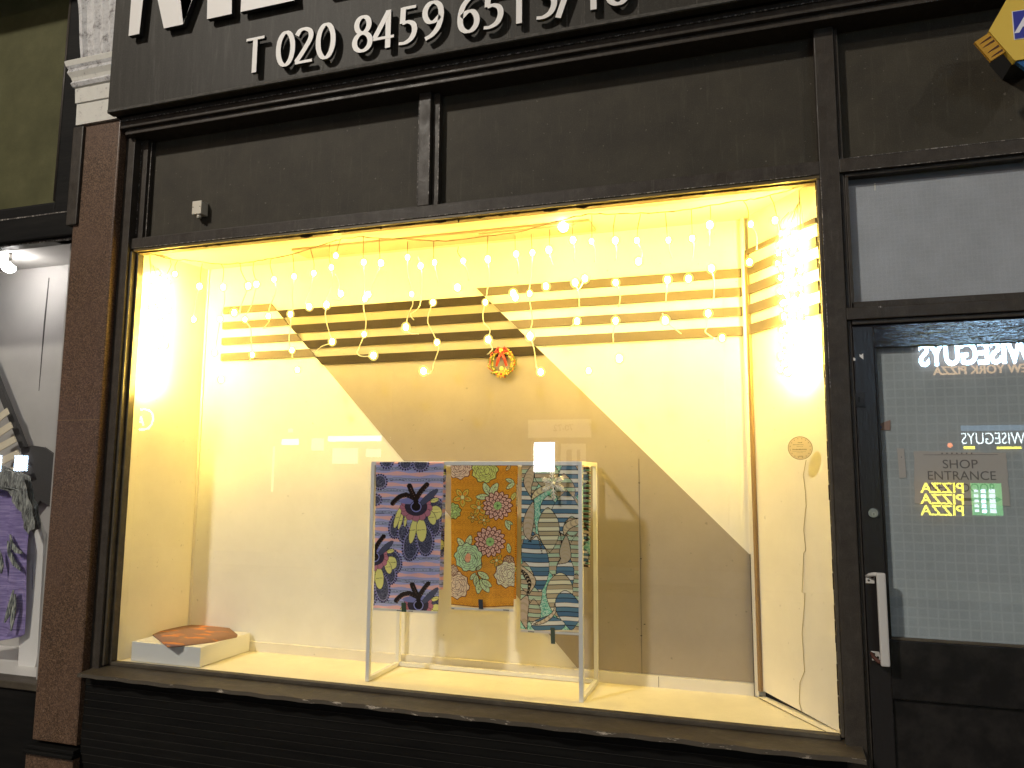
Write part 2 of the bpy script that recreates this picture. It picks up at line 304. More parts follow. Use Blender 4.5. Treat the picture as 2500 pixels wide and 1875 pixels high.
# stroked lettering: pen gets wider when it moves vertically
def crv(P, n=7):
    P = [np.array(p, float) for p in P]; Q = [2*P[0]-P[1]]+P+[2*P[-1]-P[-2]]; out = []
    for i in range(1, len(Q)-2):
        for k in range(n):
            t = k/n; a0, a1, a2, a3 = Q[i-1], Q[i], Q[i+1], Q[i+2]
            out.append(.5*((2*a1)+(-a0+a2)*t+(2*a0-5*a1+4*a2-a3)*t*t+(-a0+3*a1-3*a2+a3)*t**3))
    out.append(P[-1]); return out
def KF(x, z): k = 1.0236; return (2.4425+(x-2.4425)*k, .7318+(z-.7318)*k)
def oval(cx, cz, rx, rz, n=30): return [np.array((cx+rx*math.sin(2*math.pi*i/n), cz+rz*math.cos(2*math.pi*i/n))) for i in range(n+1)]
GL = {'0': [('o', oval(.27, .5, .195, .455))],
 '1': [('l', [(.24, 0), (.24, 1)]), ('t', [(.24, .95), (.08, .84)])],
 '2': [('c', crv([(.05, .80), (.13, .92), (.26, .95), (.40, .86), (.42, .68), (.31, .46), (.16, .22), (.05, .07)])), ('t', [(.03, .045), (.48, .045)])],
 '4': [('l', [(.37, 0), (.37, 1)]), ('d', [(.37, .96), (.04, .31)]), ('t', [(.01, .28), (.52, .28)])],
 '5': [('t', [(.12, .955), (.45, .955)]), ('l', [(.145, .98), (.13, .56)]), ('c', crv([(.13, .56), (.26, .58), (.39, .50), (.425, .32), (.35, .13), (.20, .04), (.05, .045)]))],
 '6': [('c', crv([(.44, .96), (.27, .87), (.13, .68), (.075, .40), (.10, .17), (.21, .045), (.34, .05), (.44, .18), (.45, .36), (.37, .52), (.24, .54), (.10, .42)]))],
 '8': [('o', oval(.265, .74, .155, .215)), ('o', oval(.265, .275, .195, .235))],
 '/': [('d', [(.02, -.04), (.36, 1.03)])], 'T': [('l', [(.27, 0), (.27, .97)]), ('t', [(.02, .95), (.52, .95)])], ' ': []}
GL['9'] = [(k, [np.array((.52-p[0], 1-p[1])) for p in P]) for k, P in GL['6']]
def stroke(mb, P, h, x0, z0, y, yb):
    P = [np.array(p, float) for p in P]; L = []; Rr = []; n = len(P); closed = np.allclose(P[0], P[-1])
    for i in range(n):
        a_ = P[i-1] if i else (P[-2] if closed else P[0]); c_ = P[i+1] if i < n-1 else (P[1] if closed else P[-1])
        t = (c_-a_)/max(1e-9, np.linalg.norm(c_-a_)); wv = .075+.085*abs(t[1])**1.3; nn = np.array((-t[1]*.80, t[0]))*wv/2
        L.append(P[i]+nn); Rr.append(P[i]-nn)
    for i in range(n-1):
        q = [L[i], L[i+1], Rr[i+1], Rr[i]]; q = [KF(x0+.004+p[0]*h*1.12, z0+p[1]*h) for p in q]
        mb.prism(q, y, yb, 'letter_white', 'letter_side')
tb = MB(); h = .142
ph = [('T', .652), ('0', .786), ('2', .868), ('0', .955), ('8', 1.106), ('4', 1.190), ('5', 1.284), ('9', 1.380), ('6', 1.510), ('5', 1.600), ('1', 1.694), ('5', 1.785), ('/', 1.862), ('1', 1.945), ('6', 2.02)]
for i, (ch, xx) in enumerate(ph):
    for j, (k, P) in enumerate(GL[ch]): stroke(tb, P, h, xx, 2.224, -.1945-.0004*j, -.1800)
tb.build('phone_number', SF)
b = MB(); B0 = 2.478; T0 = 3.02; Yl, Yb = -.198, -.178
def L(pts): b.prism([KF(*p_) for p_ in pts], Yl, Yb, 'letter_white', 'letter_side')
L([(.094, B0), (.148, B0), (.175, T0), (.095, T0)])
L([(.175, T0), (.10, T0), (.269, B0), (.362, B0), (.395, B0+.09), (.37, B0+.2)])
L([(.362, B0+.002), (.40, B0+.1), (.555, T0), (.455, T0), (.33, B0+.16)])
L([(.474, B0), (.588, B0), (.560, T0), (.45, T0)])
b.build('shop_name_letter', SF)
b = MB(); L([(.628, B0), (.742, B0), (.742, T0), (.628, T0)]); L([(.742, B0), (.866, B0), (.858, B0+.07), (.742, B0+.07)]); L([(.742, B0+.25), (.84, B0+.25), (.84, B0+.31), (.742, B0+.31)]); L([(.742, T0-.07), (.86, T0-.07), (.86, T0), (.742, T0)])
b.build('shop_name_letter', SF)
b = MB(); L([(1.00, B0), (1.11, B0), (1.11, T0-.07), (1.00, T0-.07)]); L([(.885, T0-.07), (1.22, T0-.07), (1.22, T0), (.885, T0)]); b.build('shop_name_letter', SF)

# panels above the window
PY = .0
def panel(x0, x1, z0, z1): bb = MB(); bb.box(x0, x1, PY, PY+.02, z0, z1, 'panel_paint'); bb.build('panel', SF)
panel(-.02, 1.30, 1.70, 2.17); panel(1.30, 2.68, 1.70, 2.17); panel(2.68, 4.2, 1.70, 2.17)
def bar(name, x0, x1, z0, z1, y0=FY, y1=.02, mt='black_paint', bev=.003, worn=()):
    bb = MB(); bb.box(x0, x1, y0, y1, z0, z1, mt, bev)
    for (a0, a1, c0, c1) in worn: bb.box(a0, a1, y0-.0012, y0+.004, c0, c1, 'worn_edge')
    return bb.build(name, SF)
# head rail and its beads
bar('head_rail', -.048, 2.655, 1.668, 1.712, worn=[(-.04, 2.63, 1.6682, 1.6705)])
b = MB(); b.box(-.02, 1.285, -.022, .0, 1.712, 1.724, 'black_paint', .003); b.box(1.361, 2.652, -.022, .0, 1.712, 1.724, 'black_paint', .003); b.box(2.73, 4.2, -.022, .0, 1.712, 1.724, 'black_paint', .003); b.build('panel_bead', SF)
bar('mullion', 1.285, 1.333, 1.712, 2.15, worn=[(1.2855, 1.2875, 1.73, 2.12), (1.330, 1.3325, 1.75, 2.0)])
bar('mullion_bead', 1.334, 1.361, 1.713, 2.15, y0=-.030, worn=[(1.358, 1.3605, 1.73, 2.1)])
bar('corner_post', -.071, -.024, GZ+.02, 2.15, y0=-.065, y1=.02)
bar('post_bead', -.024, .012, 1.712, 2.15, y0=-.030, worn=[(-.023, -.0205, 1.74, 2.14)])
bar('post_bead', .013, .022, 1.712, 2.15, y0=-.018, worn=[(.019, .0215, 1.73, 2.14)])
bar('door_post', 2.655, 2.712, GZ+.02, 2.15, worn=[(2.656, 2.6588, 1.45, 1.66), (2.6565, 2.6582, 1.0, 1.45)])
bar('door_post_bead', 2.713, 2.726, GZ+.02, 2.15, y0=-.035)
# glazing bead round the display window
OX0, OX1, OZ0, OZ1 = -.012, 2.655, -.012, 1.668
mat('bead_brown', (.16, .11, .06), .5); mat('bead_gold', (.10, .075, .035), .35)
b = MB(); b.box(OX0, OX1, -.047, -.004, OZ1-.012, OZ1-.0002, 'bead_gold', .002)
b.box(OX0, OX1, -.030, .0, 1.650, OZ1-.013, 'bead_brown', .002); b.build('glazing_bead', SF)
b = MB()
xx = 0.0
while xx < 2.64:                                         # perished putty and soot along the head of the glass
    ww = random.uniform(.02, .07); hh = random.uniform(.002, .006)*(2.0 if random.random() < .12 else 1)
    b.prism([(xx, 1.6562), (xx+ww, 1.6562), (xx+ww, 1.6562-hh*random.uniform(.4, 1)), (xx+ww*.5, 1.6562-hh*random.uniform(.8, 1.4)), (xx, 1.6562-hh*random.uniform(.4, 1))], -.0325, -.0285, 'soot'); xx += ww
for px, d in ((1119, .014), (827, .006), (842, .006), (930, .010)):
    p = at(px, 555, -.033); b.prism([(p.x-.006, 1.656), (p.x+.006, 1.656), (p.x, 1.654-d)], -.0345, -.031, 'soot')
b.build('perished_putty', SF)
b = MB(); b.box(-.012, .0, -.030, .0, 0, 1.65, 'sill_paint', .002); b.box(-.0240, -.0125, -.052, -.012, -.01, 1.655, 'sill_paint', .002); b.build('glazing_bead', SF)
b = MB(); b.box(2.645, 2.6548, -.045, .0, 0, 1.655, 'sill_paint', .002)
zz = .02
while zz < 1.63:
    hh = random.uniform(.02, .06); b.box(2.6435-random.uniform(0, .002), 2.6452, -.034, -.026, zz, zz+hh*.9, 'soot'); zz += hh
b.build('glazing_bead', SF)
b = MB(); b.box(-.012, 2.645, -.028, .0, -.014, -.0005, 'sill_paint', .002); b.build('glazing_bead', SF)
# sill
sb = MB(); n = 90
for i in range(n):
    x0 = -.052+2.75*i/n; x1 = -.052+2.75*(i+1)/n
    yy = [-.135+.004*math.sin(i*1.3)+.003*math.sin(i*.37) for i in (i, i+1)]
    sb.raw([(x0, -.012, -.014), (x1, -.012, -.014), (x1, yy[1], -.024), (x0, yy[0], -.024)], [(0, 3, 2, 1)], 'sill_paint', True)
    sb.raw([(x0, yy[0], -.024), (x1, yy[1], -.024), (x1, yy[1]-.004, -.036), (x0, yy[0]-.004, -.036)], [(0, 3, 2, 1)], 'chipped_paint', True)
    sb.raw([(x0, yy[0]-.004, -.036), (x1, yy[1]-.004, -.036), (x1, -.04, -.045), (x0, -.04, -.045)], [(0, 3, 2, 1)], 'sill_paint')
sb.build('sill', SF)
b = MB(); k = 0; zz = -.046
while zz > GZ+.04:                                       # horizontal boards with shallow ridges
    b.box(-.066, 2.655, -.083+.0015*math.sin(zz*900), .0, zz-.0282, zz-.0004, 'stall_paint', .0015); b.box(-.066, 2.655, -.0858, -.083, zz-.0018, zz-.0002, 'stall_ridge'); zz -= .0285
b.build('stall_riser', SF)
b = MB(); b.box(-.066, 2.655, -.075, 0, GZ, GZ+.05, 'stall_paint'); b.build('plinth', SF)
b = MB(); b.raw([(-.013, -.002, -.013), (2.646, -.002, -.013), (2.646, -.002, 1.652), (-.013, -.002, 1.652)], [(0, 1, 2, 3)], 'clear_glass'); b.build('window_pane', SF)

# right-hand bay: transom light, rails and door
zt0 = at(2066, 740, -.02).z; zr1 = at(2060, 752, FY).z; zr0 = at(2062, 781, FY).z
bar('transom_rail', 2.712, 4.2, 1.668, 1.712, worn=[(2.74, 3.5, 1.7095, 1.7118), (2.74, 3.5, 1.6685, 1.6702)])
b = MB(); b.box(2.727, 4.2, -.038, -.004, 1.656, 1.668, 'black_paint', .003); b.build('transom_bead', SF)
b = MB(); b.box(2.727, 2.737, -.036, -.004, zr1+.001, 1.656, 'black_paint', .002); b.build('transom_bead', SF)
bar('transom_rail', 2.712, 4.2, zr0, zr1, worn=[(2.80, 2.812, zr1-.006, zr1)])
b = MB(); b.box(2.727, 4.2, -.036, -.004, zr1, zt0-.001, 'black_paint', .003); b.box(2.727, 4.2, -.040, -.01, zr0-.014, zr0, 'black_paint', .003); b.build('transom_bead', SF)
b = MB(); b.box(2.728, 4.2, -.0030, .004, zt0-.01, 1.668, 'transom_film'); b.build('transom_pane', SF)
zc = at(2150, 448, .0).z
b = MB(); b.box(2.73, 4.2, -.0035, -.0031, zc, 1.668, 'curtain_grey'); b.box(at(2133, 445, 0).x, at(2137, 445, 0).x, -.0040, -.0036, zc-.022, zc+.001, 'label_white'); b.build('blind_edge', SF)
b = MB(); b.box(2.7275, 4.2, -.0042, -.004, zt0-.008, 1.656, 'clear_glass'); b.build('transom_glass', SF)
# door
DY = -.030
DR = MB()
dzt = at(2150, 795, DY).z; pzt = at(2130, 848, DY).z; pzb = at(2160, 1562, DY).z; pxl = at(2148, 1100, DY).x-.001
D = None
DR.box(2.728, pxl, DY, .01, GZ+.03, dzt, 'door_stile_paint', .002)
DR.box(3.42, 3.50, DY, .01, GZ+.03, dzt, 'door_stile_paint', .002)
ti = .0016; DR.raw([(x_, y_, z_) for x_ in (pxl+.0002, 3.4198) for y_, z_ in ((DY-.0004, dzt-.0003), (DY+ti, pzt), (.01, pzt), (.01, dzt-.0003))], [(0, 1, 5, 4), (1, 2, 6, 5), (2, 3, 7, 6), (3, 0, 4, 7), (0, 3, 2, 1), (4, 5, 6, 7)], 'door_rail_paint')
DR.box(pxl+.0002, 3.4198, DY, .01, pzb-.16, pzb, 'door_paint', .002)
DR.box(pxl+.0002, 3.4198, DY+.012, .01, GZ+.15, pzb-.1605, 'door_paint')
DR.box(pxl+.0002, 3.4198, DY, .01, GZ+.03, GZ+.149, 'door_paint', .002)
D = DR.build('door', SF)
b = MB(); b.box(3.505, 3.58, FY, .02, GZ, 1.21, 'black_paint', .003); b.box(3.58, 4.2, -.02, .02, GZ, zr0, 'stall_paint'); b.build('door_frame', SF)
b = MB(); b.box(pxl+.0003, 3.4195, -.006, -.002, pzb, pzt, 'door_film'); b.build('door_blind', D)
b = MB(); b.box(pxl+.0004, 3.419, -.0142, -.014, pzb, pzt, 'clear_glass'); b.build('door_pane', D)
b = MB(); b.box(pxl+.0006, pxl+.007, DY+.004, -.0145, pzb+.001, pzt-.001, 'door_paint', .001); b.box(pxl+.007, 3.41, DY+.004, -.0145, pzb+.0005, pzb+.008, 'sill_paint', .001); b.build('pane_bead', D)
# handle
b = MB(); p0 = at(2139, 1400, DY-.04); p1 = at(2169, 1628, DY-.04); xh0 = p0.x; xh1 = xh0+.024; hz1 = p0.z+.002; hz0 = p1.z
b.box(xh0, xh1, DY-.046, DY-.030, hz0, hz1, 'alu_paint', .005)
b.tube([(xh0+.014, DY-.036, hz1-.006), (xh0-.004, DY-.030, hz1-.006), (xh0-.014, DY-.012, hz1-.010), (xh0-.020, DY, hz1-.016)], [.006, .006, .0055, .005], 'alu_paint', 8)
b.tube([(xh0+.014, DY-.036, hz0+.008), (xh0-.004, DY-.030, hz0+.010), (xh0-.014, DY-.014, hz0+.018), (xh0-.018, DY, hz0+.026)], [.006, .006, .0055, .005], 'rust', 8)
pa = at(2124, 1415, DY); b.prism([(pa.x-.012, pa.z-.010), (pa.x+.011, pa.z-.010), (pa.x+.012, pa.z+.007), (pa.x-.011, pa.z+.011)], DY-.003, DY, 'label_white')
b.disc((pa.x-.004, pa.z-.002), .003, DY-.0045, DY-.003, 'screw', 10); b.disc((pa.x+.006, pa.z+.008), .0045, DY-.0045, DY-.003, 'rust', 8)
pa = at(2139, 1602, DY); b.prism([(pa.x-.013, pa.z+.014), (pa.x+.008, pa.z+.013), (pa.x+.013, pa.z-.010), (pa.x-.011, pa.z-.012)], DY-.003, DY, 'alu_paint')
b.disc((pa.x-.006, pa.z+.007), .003, DY-.0045, DY-.003, 'screw', 10); b.disc((pa.x+.004, pa.z-.002), .003, DY-.0045, DY-.003, 'screw', 10)
b.build('handle', D)
b = MB(); p = at(2131, 1252, DY); b.disc((p.x+.003, p.z), .0150, DY-.004, DY, 'dark_metal', 24); b.disc((p.x, p.z), .0130, DY-.010, DY-.004, 'steel', 24); b.disc((p.x+.001, p.z-.003), .0062, DY-.0112, DY-.010, 'brass', 16); b.box(p.x+.0002, p.x+.0018, DY-.0122, DY-.0112, p.z-.007, p.z+.000, 'seam_dark'); b.build('lock_cylinder', D)
b = MB(); p = at(2097, 975, DY); b.box(p.x-.016, p.x+.016, DY-.0025, DY, p.z-.022, p.z+.020, 'door_paint', .001); b.disc((p.x, p.z+.004), .0032, DY-.0032, DY-.0026, 'black_void', 12); b.prism([(p.x-.0018, p.z+.004), (p.x+.0018, p.z+.004), (p.x+.0026, p.z-.009), (p.x-.0026, p.z-.009)], DY-.0032, DY-.0026, 'black_void'); b.box(p.x-.018, p.x+.018, DY-.001, DY+.0001, p.z-.0255, p.z-.0235, 'black_void'); b.build('keyhole_plate', D)
b = MB()
for (cx, cy, pl) in ((2083, 876, [(-.006, -.006), (.005, -.006), (.006, .0), (.001, .005), (-.002, .001), (-.006, .001)]), (2103, 870, [(-.005, .007), (-.001, .004), (.005, .009), (.005, -.010), (-.001, -.004), (-.005, .0)])):
    p = at(cx, cy, DY); b.prism([(p.x+q[0], p.z+q[1]) for q in pl], DY-.0012, DY, 'letter_white')
b.build('tape_scrap', D)
# notice behind the door glass
def mkn(pts, Y): return [(at(x, y, Y).x, at(x, y, Y).z) for x, y in pts]
NB = MB(); NY = -.0085
pp = mkn([(2231, 1101), (2457, 1106), (2466, 1236), (2234, 1229)], NY); out = []
for i in range(4):
    a_, b_ = np.array(pp[i]), np.array(pp[(i+1) % 4])
    for k in range(14): out.append(tuple(a_+(b_-a_)*k/14+rng.normal(0, .0009, 2)))
NB.prism(out, NY, NY+.0012, 'notice_paper')
q = at(2344, 1140, NY); NB.text('SHOP', q.x, q.z-.004, NY-.0006, .036, 'notice_ink', .0005, align='CENTER')
q = at(2347, 1168, NY); NB.text('ENTRANCE', q.x, q.z-.004, NY-.0006, .036, 'notice_ink', .0005, align='CENTER', sx=.95)
q = at(2349, 1197, NY); NB.text('NEXT DOOR', q.x, q.z-.004, NY-.0006, .034, 'notice_ink', .0005, align='CENTER', sx=.85)
q0 = at(2254, 1111, NY); q1 = at(2436, 1112, NY); NB.box(q0.x, q1.x, NY-.0006, NY-.0001, q0.z, q0.z+.0012, 'notice_ink')
q0 = at(2346, 1219, NY); q1 = at(2430, 1222, NY); NB.box(q0.x, q1.x, NY-.0006, NY-.0001, q0.z-.004, q0.z+.004, 'notice_ink'); NB.prism([(q1.x, q1.z+.013), (q1.x, q1.z-.006), (q1.x+.016, q1.z+.003)], NY-.0006, NY-.0001, 'notice_ink')
for k in range(7): NB.disc((at(2300+k*12, 1109, NY).x, q0.z+.131), .0022, NY-.0006, NY-.0001, 'notice_ink', 6)
solo(NB.build('paper_notice'), 'grey torn paper notice reading shop entrance behind the wired door glass', 'notice')
b = MB(); b.prism(mkn([(2190, 1094), (2207, 1095), (2213, 1166), (2196, 1167)], NY), NY, NY+.001, 'notice_paper'); q = at(2201, 1116, NY); b.disc((q.x, q.z), .0015, NY-.0006, NY-.0001, 'notice_ink', 8)
solo(b.build('paper_strip'), 'narrow pale paper strip with a black dot on the door glass', 'paper strip')
b = MB(); b.prism(mkn([(2140, 1037), (2174, 1025), (2174, 1050), (2140, 1051)], NY), NY, NY+.001, 'wr_pink'); b.mats = ['peach_reflection']; mat('peach_reflection', (.40, .27, .24), .9); mat('blue_spot', (.12, .14, .35), .9)  # flat coloured patch imitates a lit window reflected in the door glass
q = at(2147, 1043, NY); b.disc((q.x, q.z), .006, NY-.0006, NY-.0001, 'blue_spot', 12)
solo(b.build('sticker'), 'small peach patch with a blue spot imitating a reflection at the left edge of the door glass', 'sticker')

# ------------------------------------------------------------------ display booth behind the glass
BY = .325; BX0 = .058; BXR = 2.412; FXR = 2.648; CZ = 1.672
DB = thing('display_booth', 'shallow shop window booth with white walls, a brown diagonal band and stripes', 'window display', (1.4, .16, 0))
b = MB(); b.box(BX0-.02, BXR+.1, BY, BY+.02, -.01, CZ, 'white_board'); b.build('back_wall', DB)
bl = lambda z: .409+(1.492-z)*.9527
br = lambda z: 1.389+(1.48-z)*1.006
zb = 1.4525; zc = 1.48-(BXR-1.389)/1.006
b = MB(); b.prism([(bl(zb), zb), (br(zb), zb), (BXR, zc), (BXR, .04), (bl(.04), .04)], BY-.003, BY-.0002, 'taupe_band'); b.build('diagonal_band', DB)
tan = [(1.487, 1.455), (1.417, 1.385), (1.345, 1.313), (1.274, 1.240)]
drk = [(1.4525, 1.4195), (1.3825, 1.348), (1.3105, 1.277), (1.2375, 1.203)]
for z1, z0 in tan:
    b = MB(); b.prism([(.160, z0+.003), (.163, z0), (bl(z0)-.002, z0), (bl(z1)-.002, z1), (.163, z1), (.160, z1-.003)], BY-.010, BY-.0002, 'stripe_taupe'); b.build('wall_stripe', DB)
    b = MB(); b.prism([(br(z0)+.002, z0), (BXR-.001, z0), (BXR-.001, z1), (br(z1)+.002, z1)], BY-.010, BY-.0002, 'stripe_taupe'); b.build('wall_stripe', DB)
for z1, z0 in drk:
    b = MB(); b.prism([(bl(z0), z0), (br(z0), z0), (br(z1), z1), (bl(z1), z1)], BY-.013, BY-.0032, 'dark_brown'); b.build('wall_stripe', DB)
b = MB(); b.box(BX0, BXR+.004, BY-.012, BY-.0005, -.005, .037, 'trim_white', .001); b.box(2.087, 2.0885, BY-.0130, BY-.0119, .0, .036, 'seam_dark'); b.build('skirting', DB)
sx = at(1562, 1300, BY-.003).x
b = MB(); b.box(sx, sx+.0012, BY-.0038, BY-.0028, .038, .80, 'seam_dark')
for px, py in ((1560, 1180), (1573, 1525), (1565, 1553), (1564, 1365)):
    p = at(px, py, BY-.004); b.box(p.x-.002, p.x+.004, BY-.0045, BY-.0035, p.z, p.z+.003, 'seam_dark')
b.build('board_seam', DB)
b = MB(); b.box(BXR-.002, BXR+.012, BY-.022, BY-.0006, .0, CZ, 'trim_white', .001); b.box(BXR-.0045, BXR-.0025, BY-.0232, BY-.0002, .0, .47, 'seam_dark'); b.build('corner_trim', DB)
b = MB(); b.box(BX0, BX0+.012, BY-.005, BY-.0006, .0, CZ, 'trim_white', .001); b.build('corner_trim', DB)
b = MB(); b.raw([(.001, -.0005, -.01), (BX0, BY, -.01), (BX0, BY, CZ), (.001, -.0005, CZ), (-.02, -.0005, -.01), (BX0-.02, BY, -.01), (BX0-.02, BY, CZ), (-.02, -.0005, CZ)], [(0, 3, 2, 1), (4, 5, 6, 7), (0, 4, 7, 3), (1, 2, 6, 5)], 'cream_board'); b.build('side_wall', DB)
# splayed right wall
A0 = np.array([FXR, .004, 0]); A1 = np.array([BXR+.008, BY-.002, 0]); dv = A1-A0; LW = np.linalg.norm(dv); dv /= LW; nv = np.array([-dv[1], dv[0], 0.0]);
if nv[0] > 0: nv = -nv
def SW(s_, z, off=0): q_ = A0+dv*s_+nv*off; return (q_[0], q_[1], z)
def swbox(mb, s0, s1, z0, z1, o0, o1, mt, zs=0):
    vs = [SW(s_, z+(zs if s_ == s0 else 0), o) for s_ in (s0, s1) for o in (o0, o1) for z in (z0, z1)]
    mb.raw(vs, [(0, 1, 3, 2), (4, 6, 7, 5), (0, 4, 5, 1), (2, 3, 7, 6), (0, 2, 6, 4), (1, 5, 7, 3)], mt)
b = MB(); vs = [SW(0, .0, 0), SW(LW-.03, .022, 0), SW(LW-.03, CZ, 0), SW(0, CZ, 0), SW(0, .0, -.02), SW(LW-.03, .022, -.02), SW(LW-.03, CZ, -.02), SW(0, CZ, -.02)]
b.raw(vs, [(0, 3, 2, 1), (4, 5, 6, 7), (0, 1, 5, 4), (1, 2, 6, 5), (3, 7, 6, 2)], 'cream_board')
b.build('side_wall', DB)
b = MB(); swbox(b, LW-.03, LW+.02, -.01, CZ, -.05, -.035, 'corner_brown'); swbox(b, 0, LW+.02, -.01, .03, -.045, -.021, 'black_void'); b.build('shade_recess', DB)  # recess added to keep the corner dark, backed in brown and black
def swz(px, py): return atw(px, py, A0, nv)
t_ = [(1.548, 1.532)] + tan
for i, (z1, z0) in enumerate(t_):
    b = MB(); swbox(b, .0005, LW-.012, z0, z1, 0.0005, .010, 'stripe_taupe'); b.build('wall_stripe', DB)
b = MB(); swbox(b, LW-.030, LW-.012, .02, 1.532, .0006, .011, 'corner_brown'); b.build('corner_shade_strip', DB)  # brown strip paints in the soft shade of the corner
b = MB(); b.raw([(-.02, -.001, -.002), (FXR+.02, -.001, -.002), (BXR+.05, BY, -.002), (-.02, BY, -.002)], [(0, 1, 2, 3)], 'floor_white'); b.build('booth_floor', DB)
b = MB(); f0 = atz(2020, 1788, 0); f1 = atz(1850, 1700, 0)
b.raw([(f0.x, f0.y+.0, -.0012), (f0.x+.035, f0.y, -.0012), (f1.x+.028, f1.y-.02, .004), (f1.x, f1.y-.02, .004)], [(0, 1, 2, 3)], 'cream_board')
b.tube([(f0.x, f0.y, .0), (f1.x, f1.y-.02, .002)], .0009, 'grime', 5); b.build('floor_batten', DB)
b = MB(); b.box(BX0-.03, FXR+.03, -.001, BY+.02, CZ, CZ+.02, 'ceiling_white'); b.build('booth_ceiling', DB)
b = MB(); b.box(.62, 1.885, .150, .272, 1.661, CZ-.0004, 'casing_taupe', .002); b.box(1.45, 1.83, .160, .168, 1.655, 1.6609, 'casing_taupe'); b.build('light_casing', DB)
p = at(1375, 554, .16)
G = thing('globe_bulb', 'single round white bulb glowing under the booth ceiling', 'light bulb', (p.x, p.y, p.z))
b = MB(); b.ball(p, .0185, 'globe_glow', 20); b.build('bulb', G); b = MB(); b.tube([(p.x, p.y, p.z+.017), (p.x, p.y, CZ)], .008, 'trim_white', 10); b.build('socket', G)

# ------------------------------------------------------------------ fairy lights
WY = .268
def wpt(px, py, Y=WY): return at(px, py, Y)
led = None
leds = {}
def icicle(name, label, main, drops, bulbs, Y, x0, glow='led_glow'):
    led = leds.get(glow)
    T = thing(name, label, 'string lights', (x0, Y, CZ), 'strings of icicle lights in the window')
    if main:
        mb = MB(); P = [at(q[0], q[1], q[2] if len(q) > 2 else Y) for q in main]; P2 = []
        for a_, b_ in zip(P, P[1:]):
            for k in range(4): P2.append(a_.lerp(b_, k/4)+Vector((0, random.uniform(-.002, .002), random.uniform(-.0018, .0018))))
        mb.tube(P2+[P[-1]], .0018, 'wire_gold', 5); mb.tube([q+Vector((.0015*math.sin(i*2.), -.002, .0015*math.cos(i*2.))) for i, q in enumerate(P2)], .0009, 'wire_gold', 5); mb.build('main_wire', T)
    for d in drops:
        mb = MB(); yy = d[0]; P = [np.array(q, float) for q in d[1]]; Q = crv(P, 4) if len(P) > 2 else P
        W = [at(q[0], q[1], yy) for q in Q]; W = [q+Vector((random.uniform(-.0006, .0006), random.uniform(-.001, .001), 0)) for q in W]
        mb.tube(W, .0014 if len(d) > 2 else .0021, d[2] if len(d) > 2 else 'led_wire', 5); mb.build('drop_wire', T)
    for q in bulbs:
        yy = q[2] if len(q) > 2 else Y; p = at(q[0], q[1], yy)
        if led is None:
            mb = MB(); mb.ball((0, 0, 0), .0086 if glow == 'led_glow' else .0062, glow, 10, (1, 1, 1.25)); mb.ball((0, 0, 0), .0165, 'led_halo', 16, (1, 1, 1.1)); ob = mb.build('led_bulb'); led = leds[glow] = ob.data
        else: ob = bpy.data.objects.new('led_bulb', led); C.objects.link(ob)
        ob.parent = T; ob.location = (p.x-x0, p.y-Y, p.z-CZ)
        ob.scale = (random.uniform(.85, 1.2),)*3
    return T
Y1 = .075; Y2 = .095
main = [(351, 620, .03), (366, 620, .05), (416, 632, .06), (435, 635, .07), (458, 635, .07), (497, 641, .075), (541, 645), (580, 643), (620, 639), (663, 631), (715, 621), (758, 607), (804, 592), (837, 582), (886, 578), (932, 583), (989, 584), (1057, 588), (1100, 588), (1191, 576), (1267, 567), (1347, 543), (1397, 531), (1437, 523), (1495, 523), (1564, 521), (1643, 516), (1734, 502), (1813, 489), (1850, 484, .07), (1923, 466, .05), (1981, 447, .03)]
g = 'wire_gold'
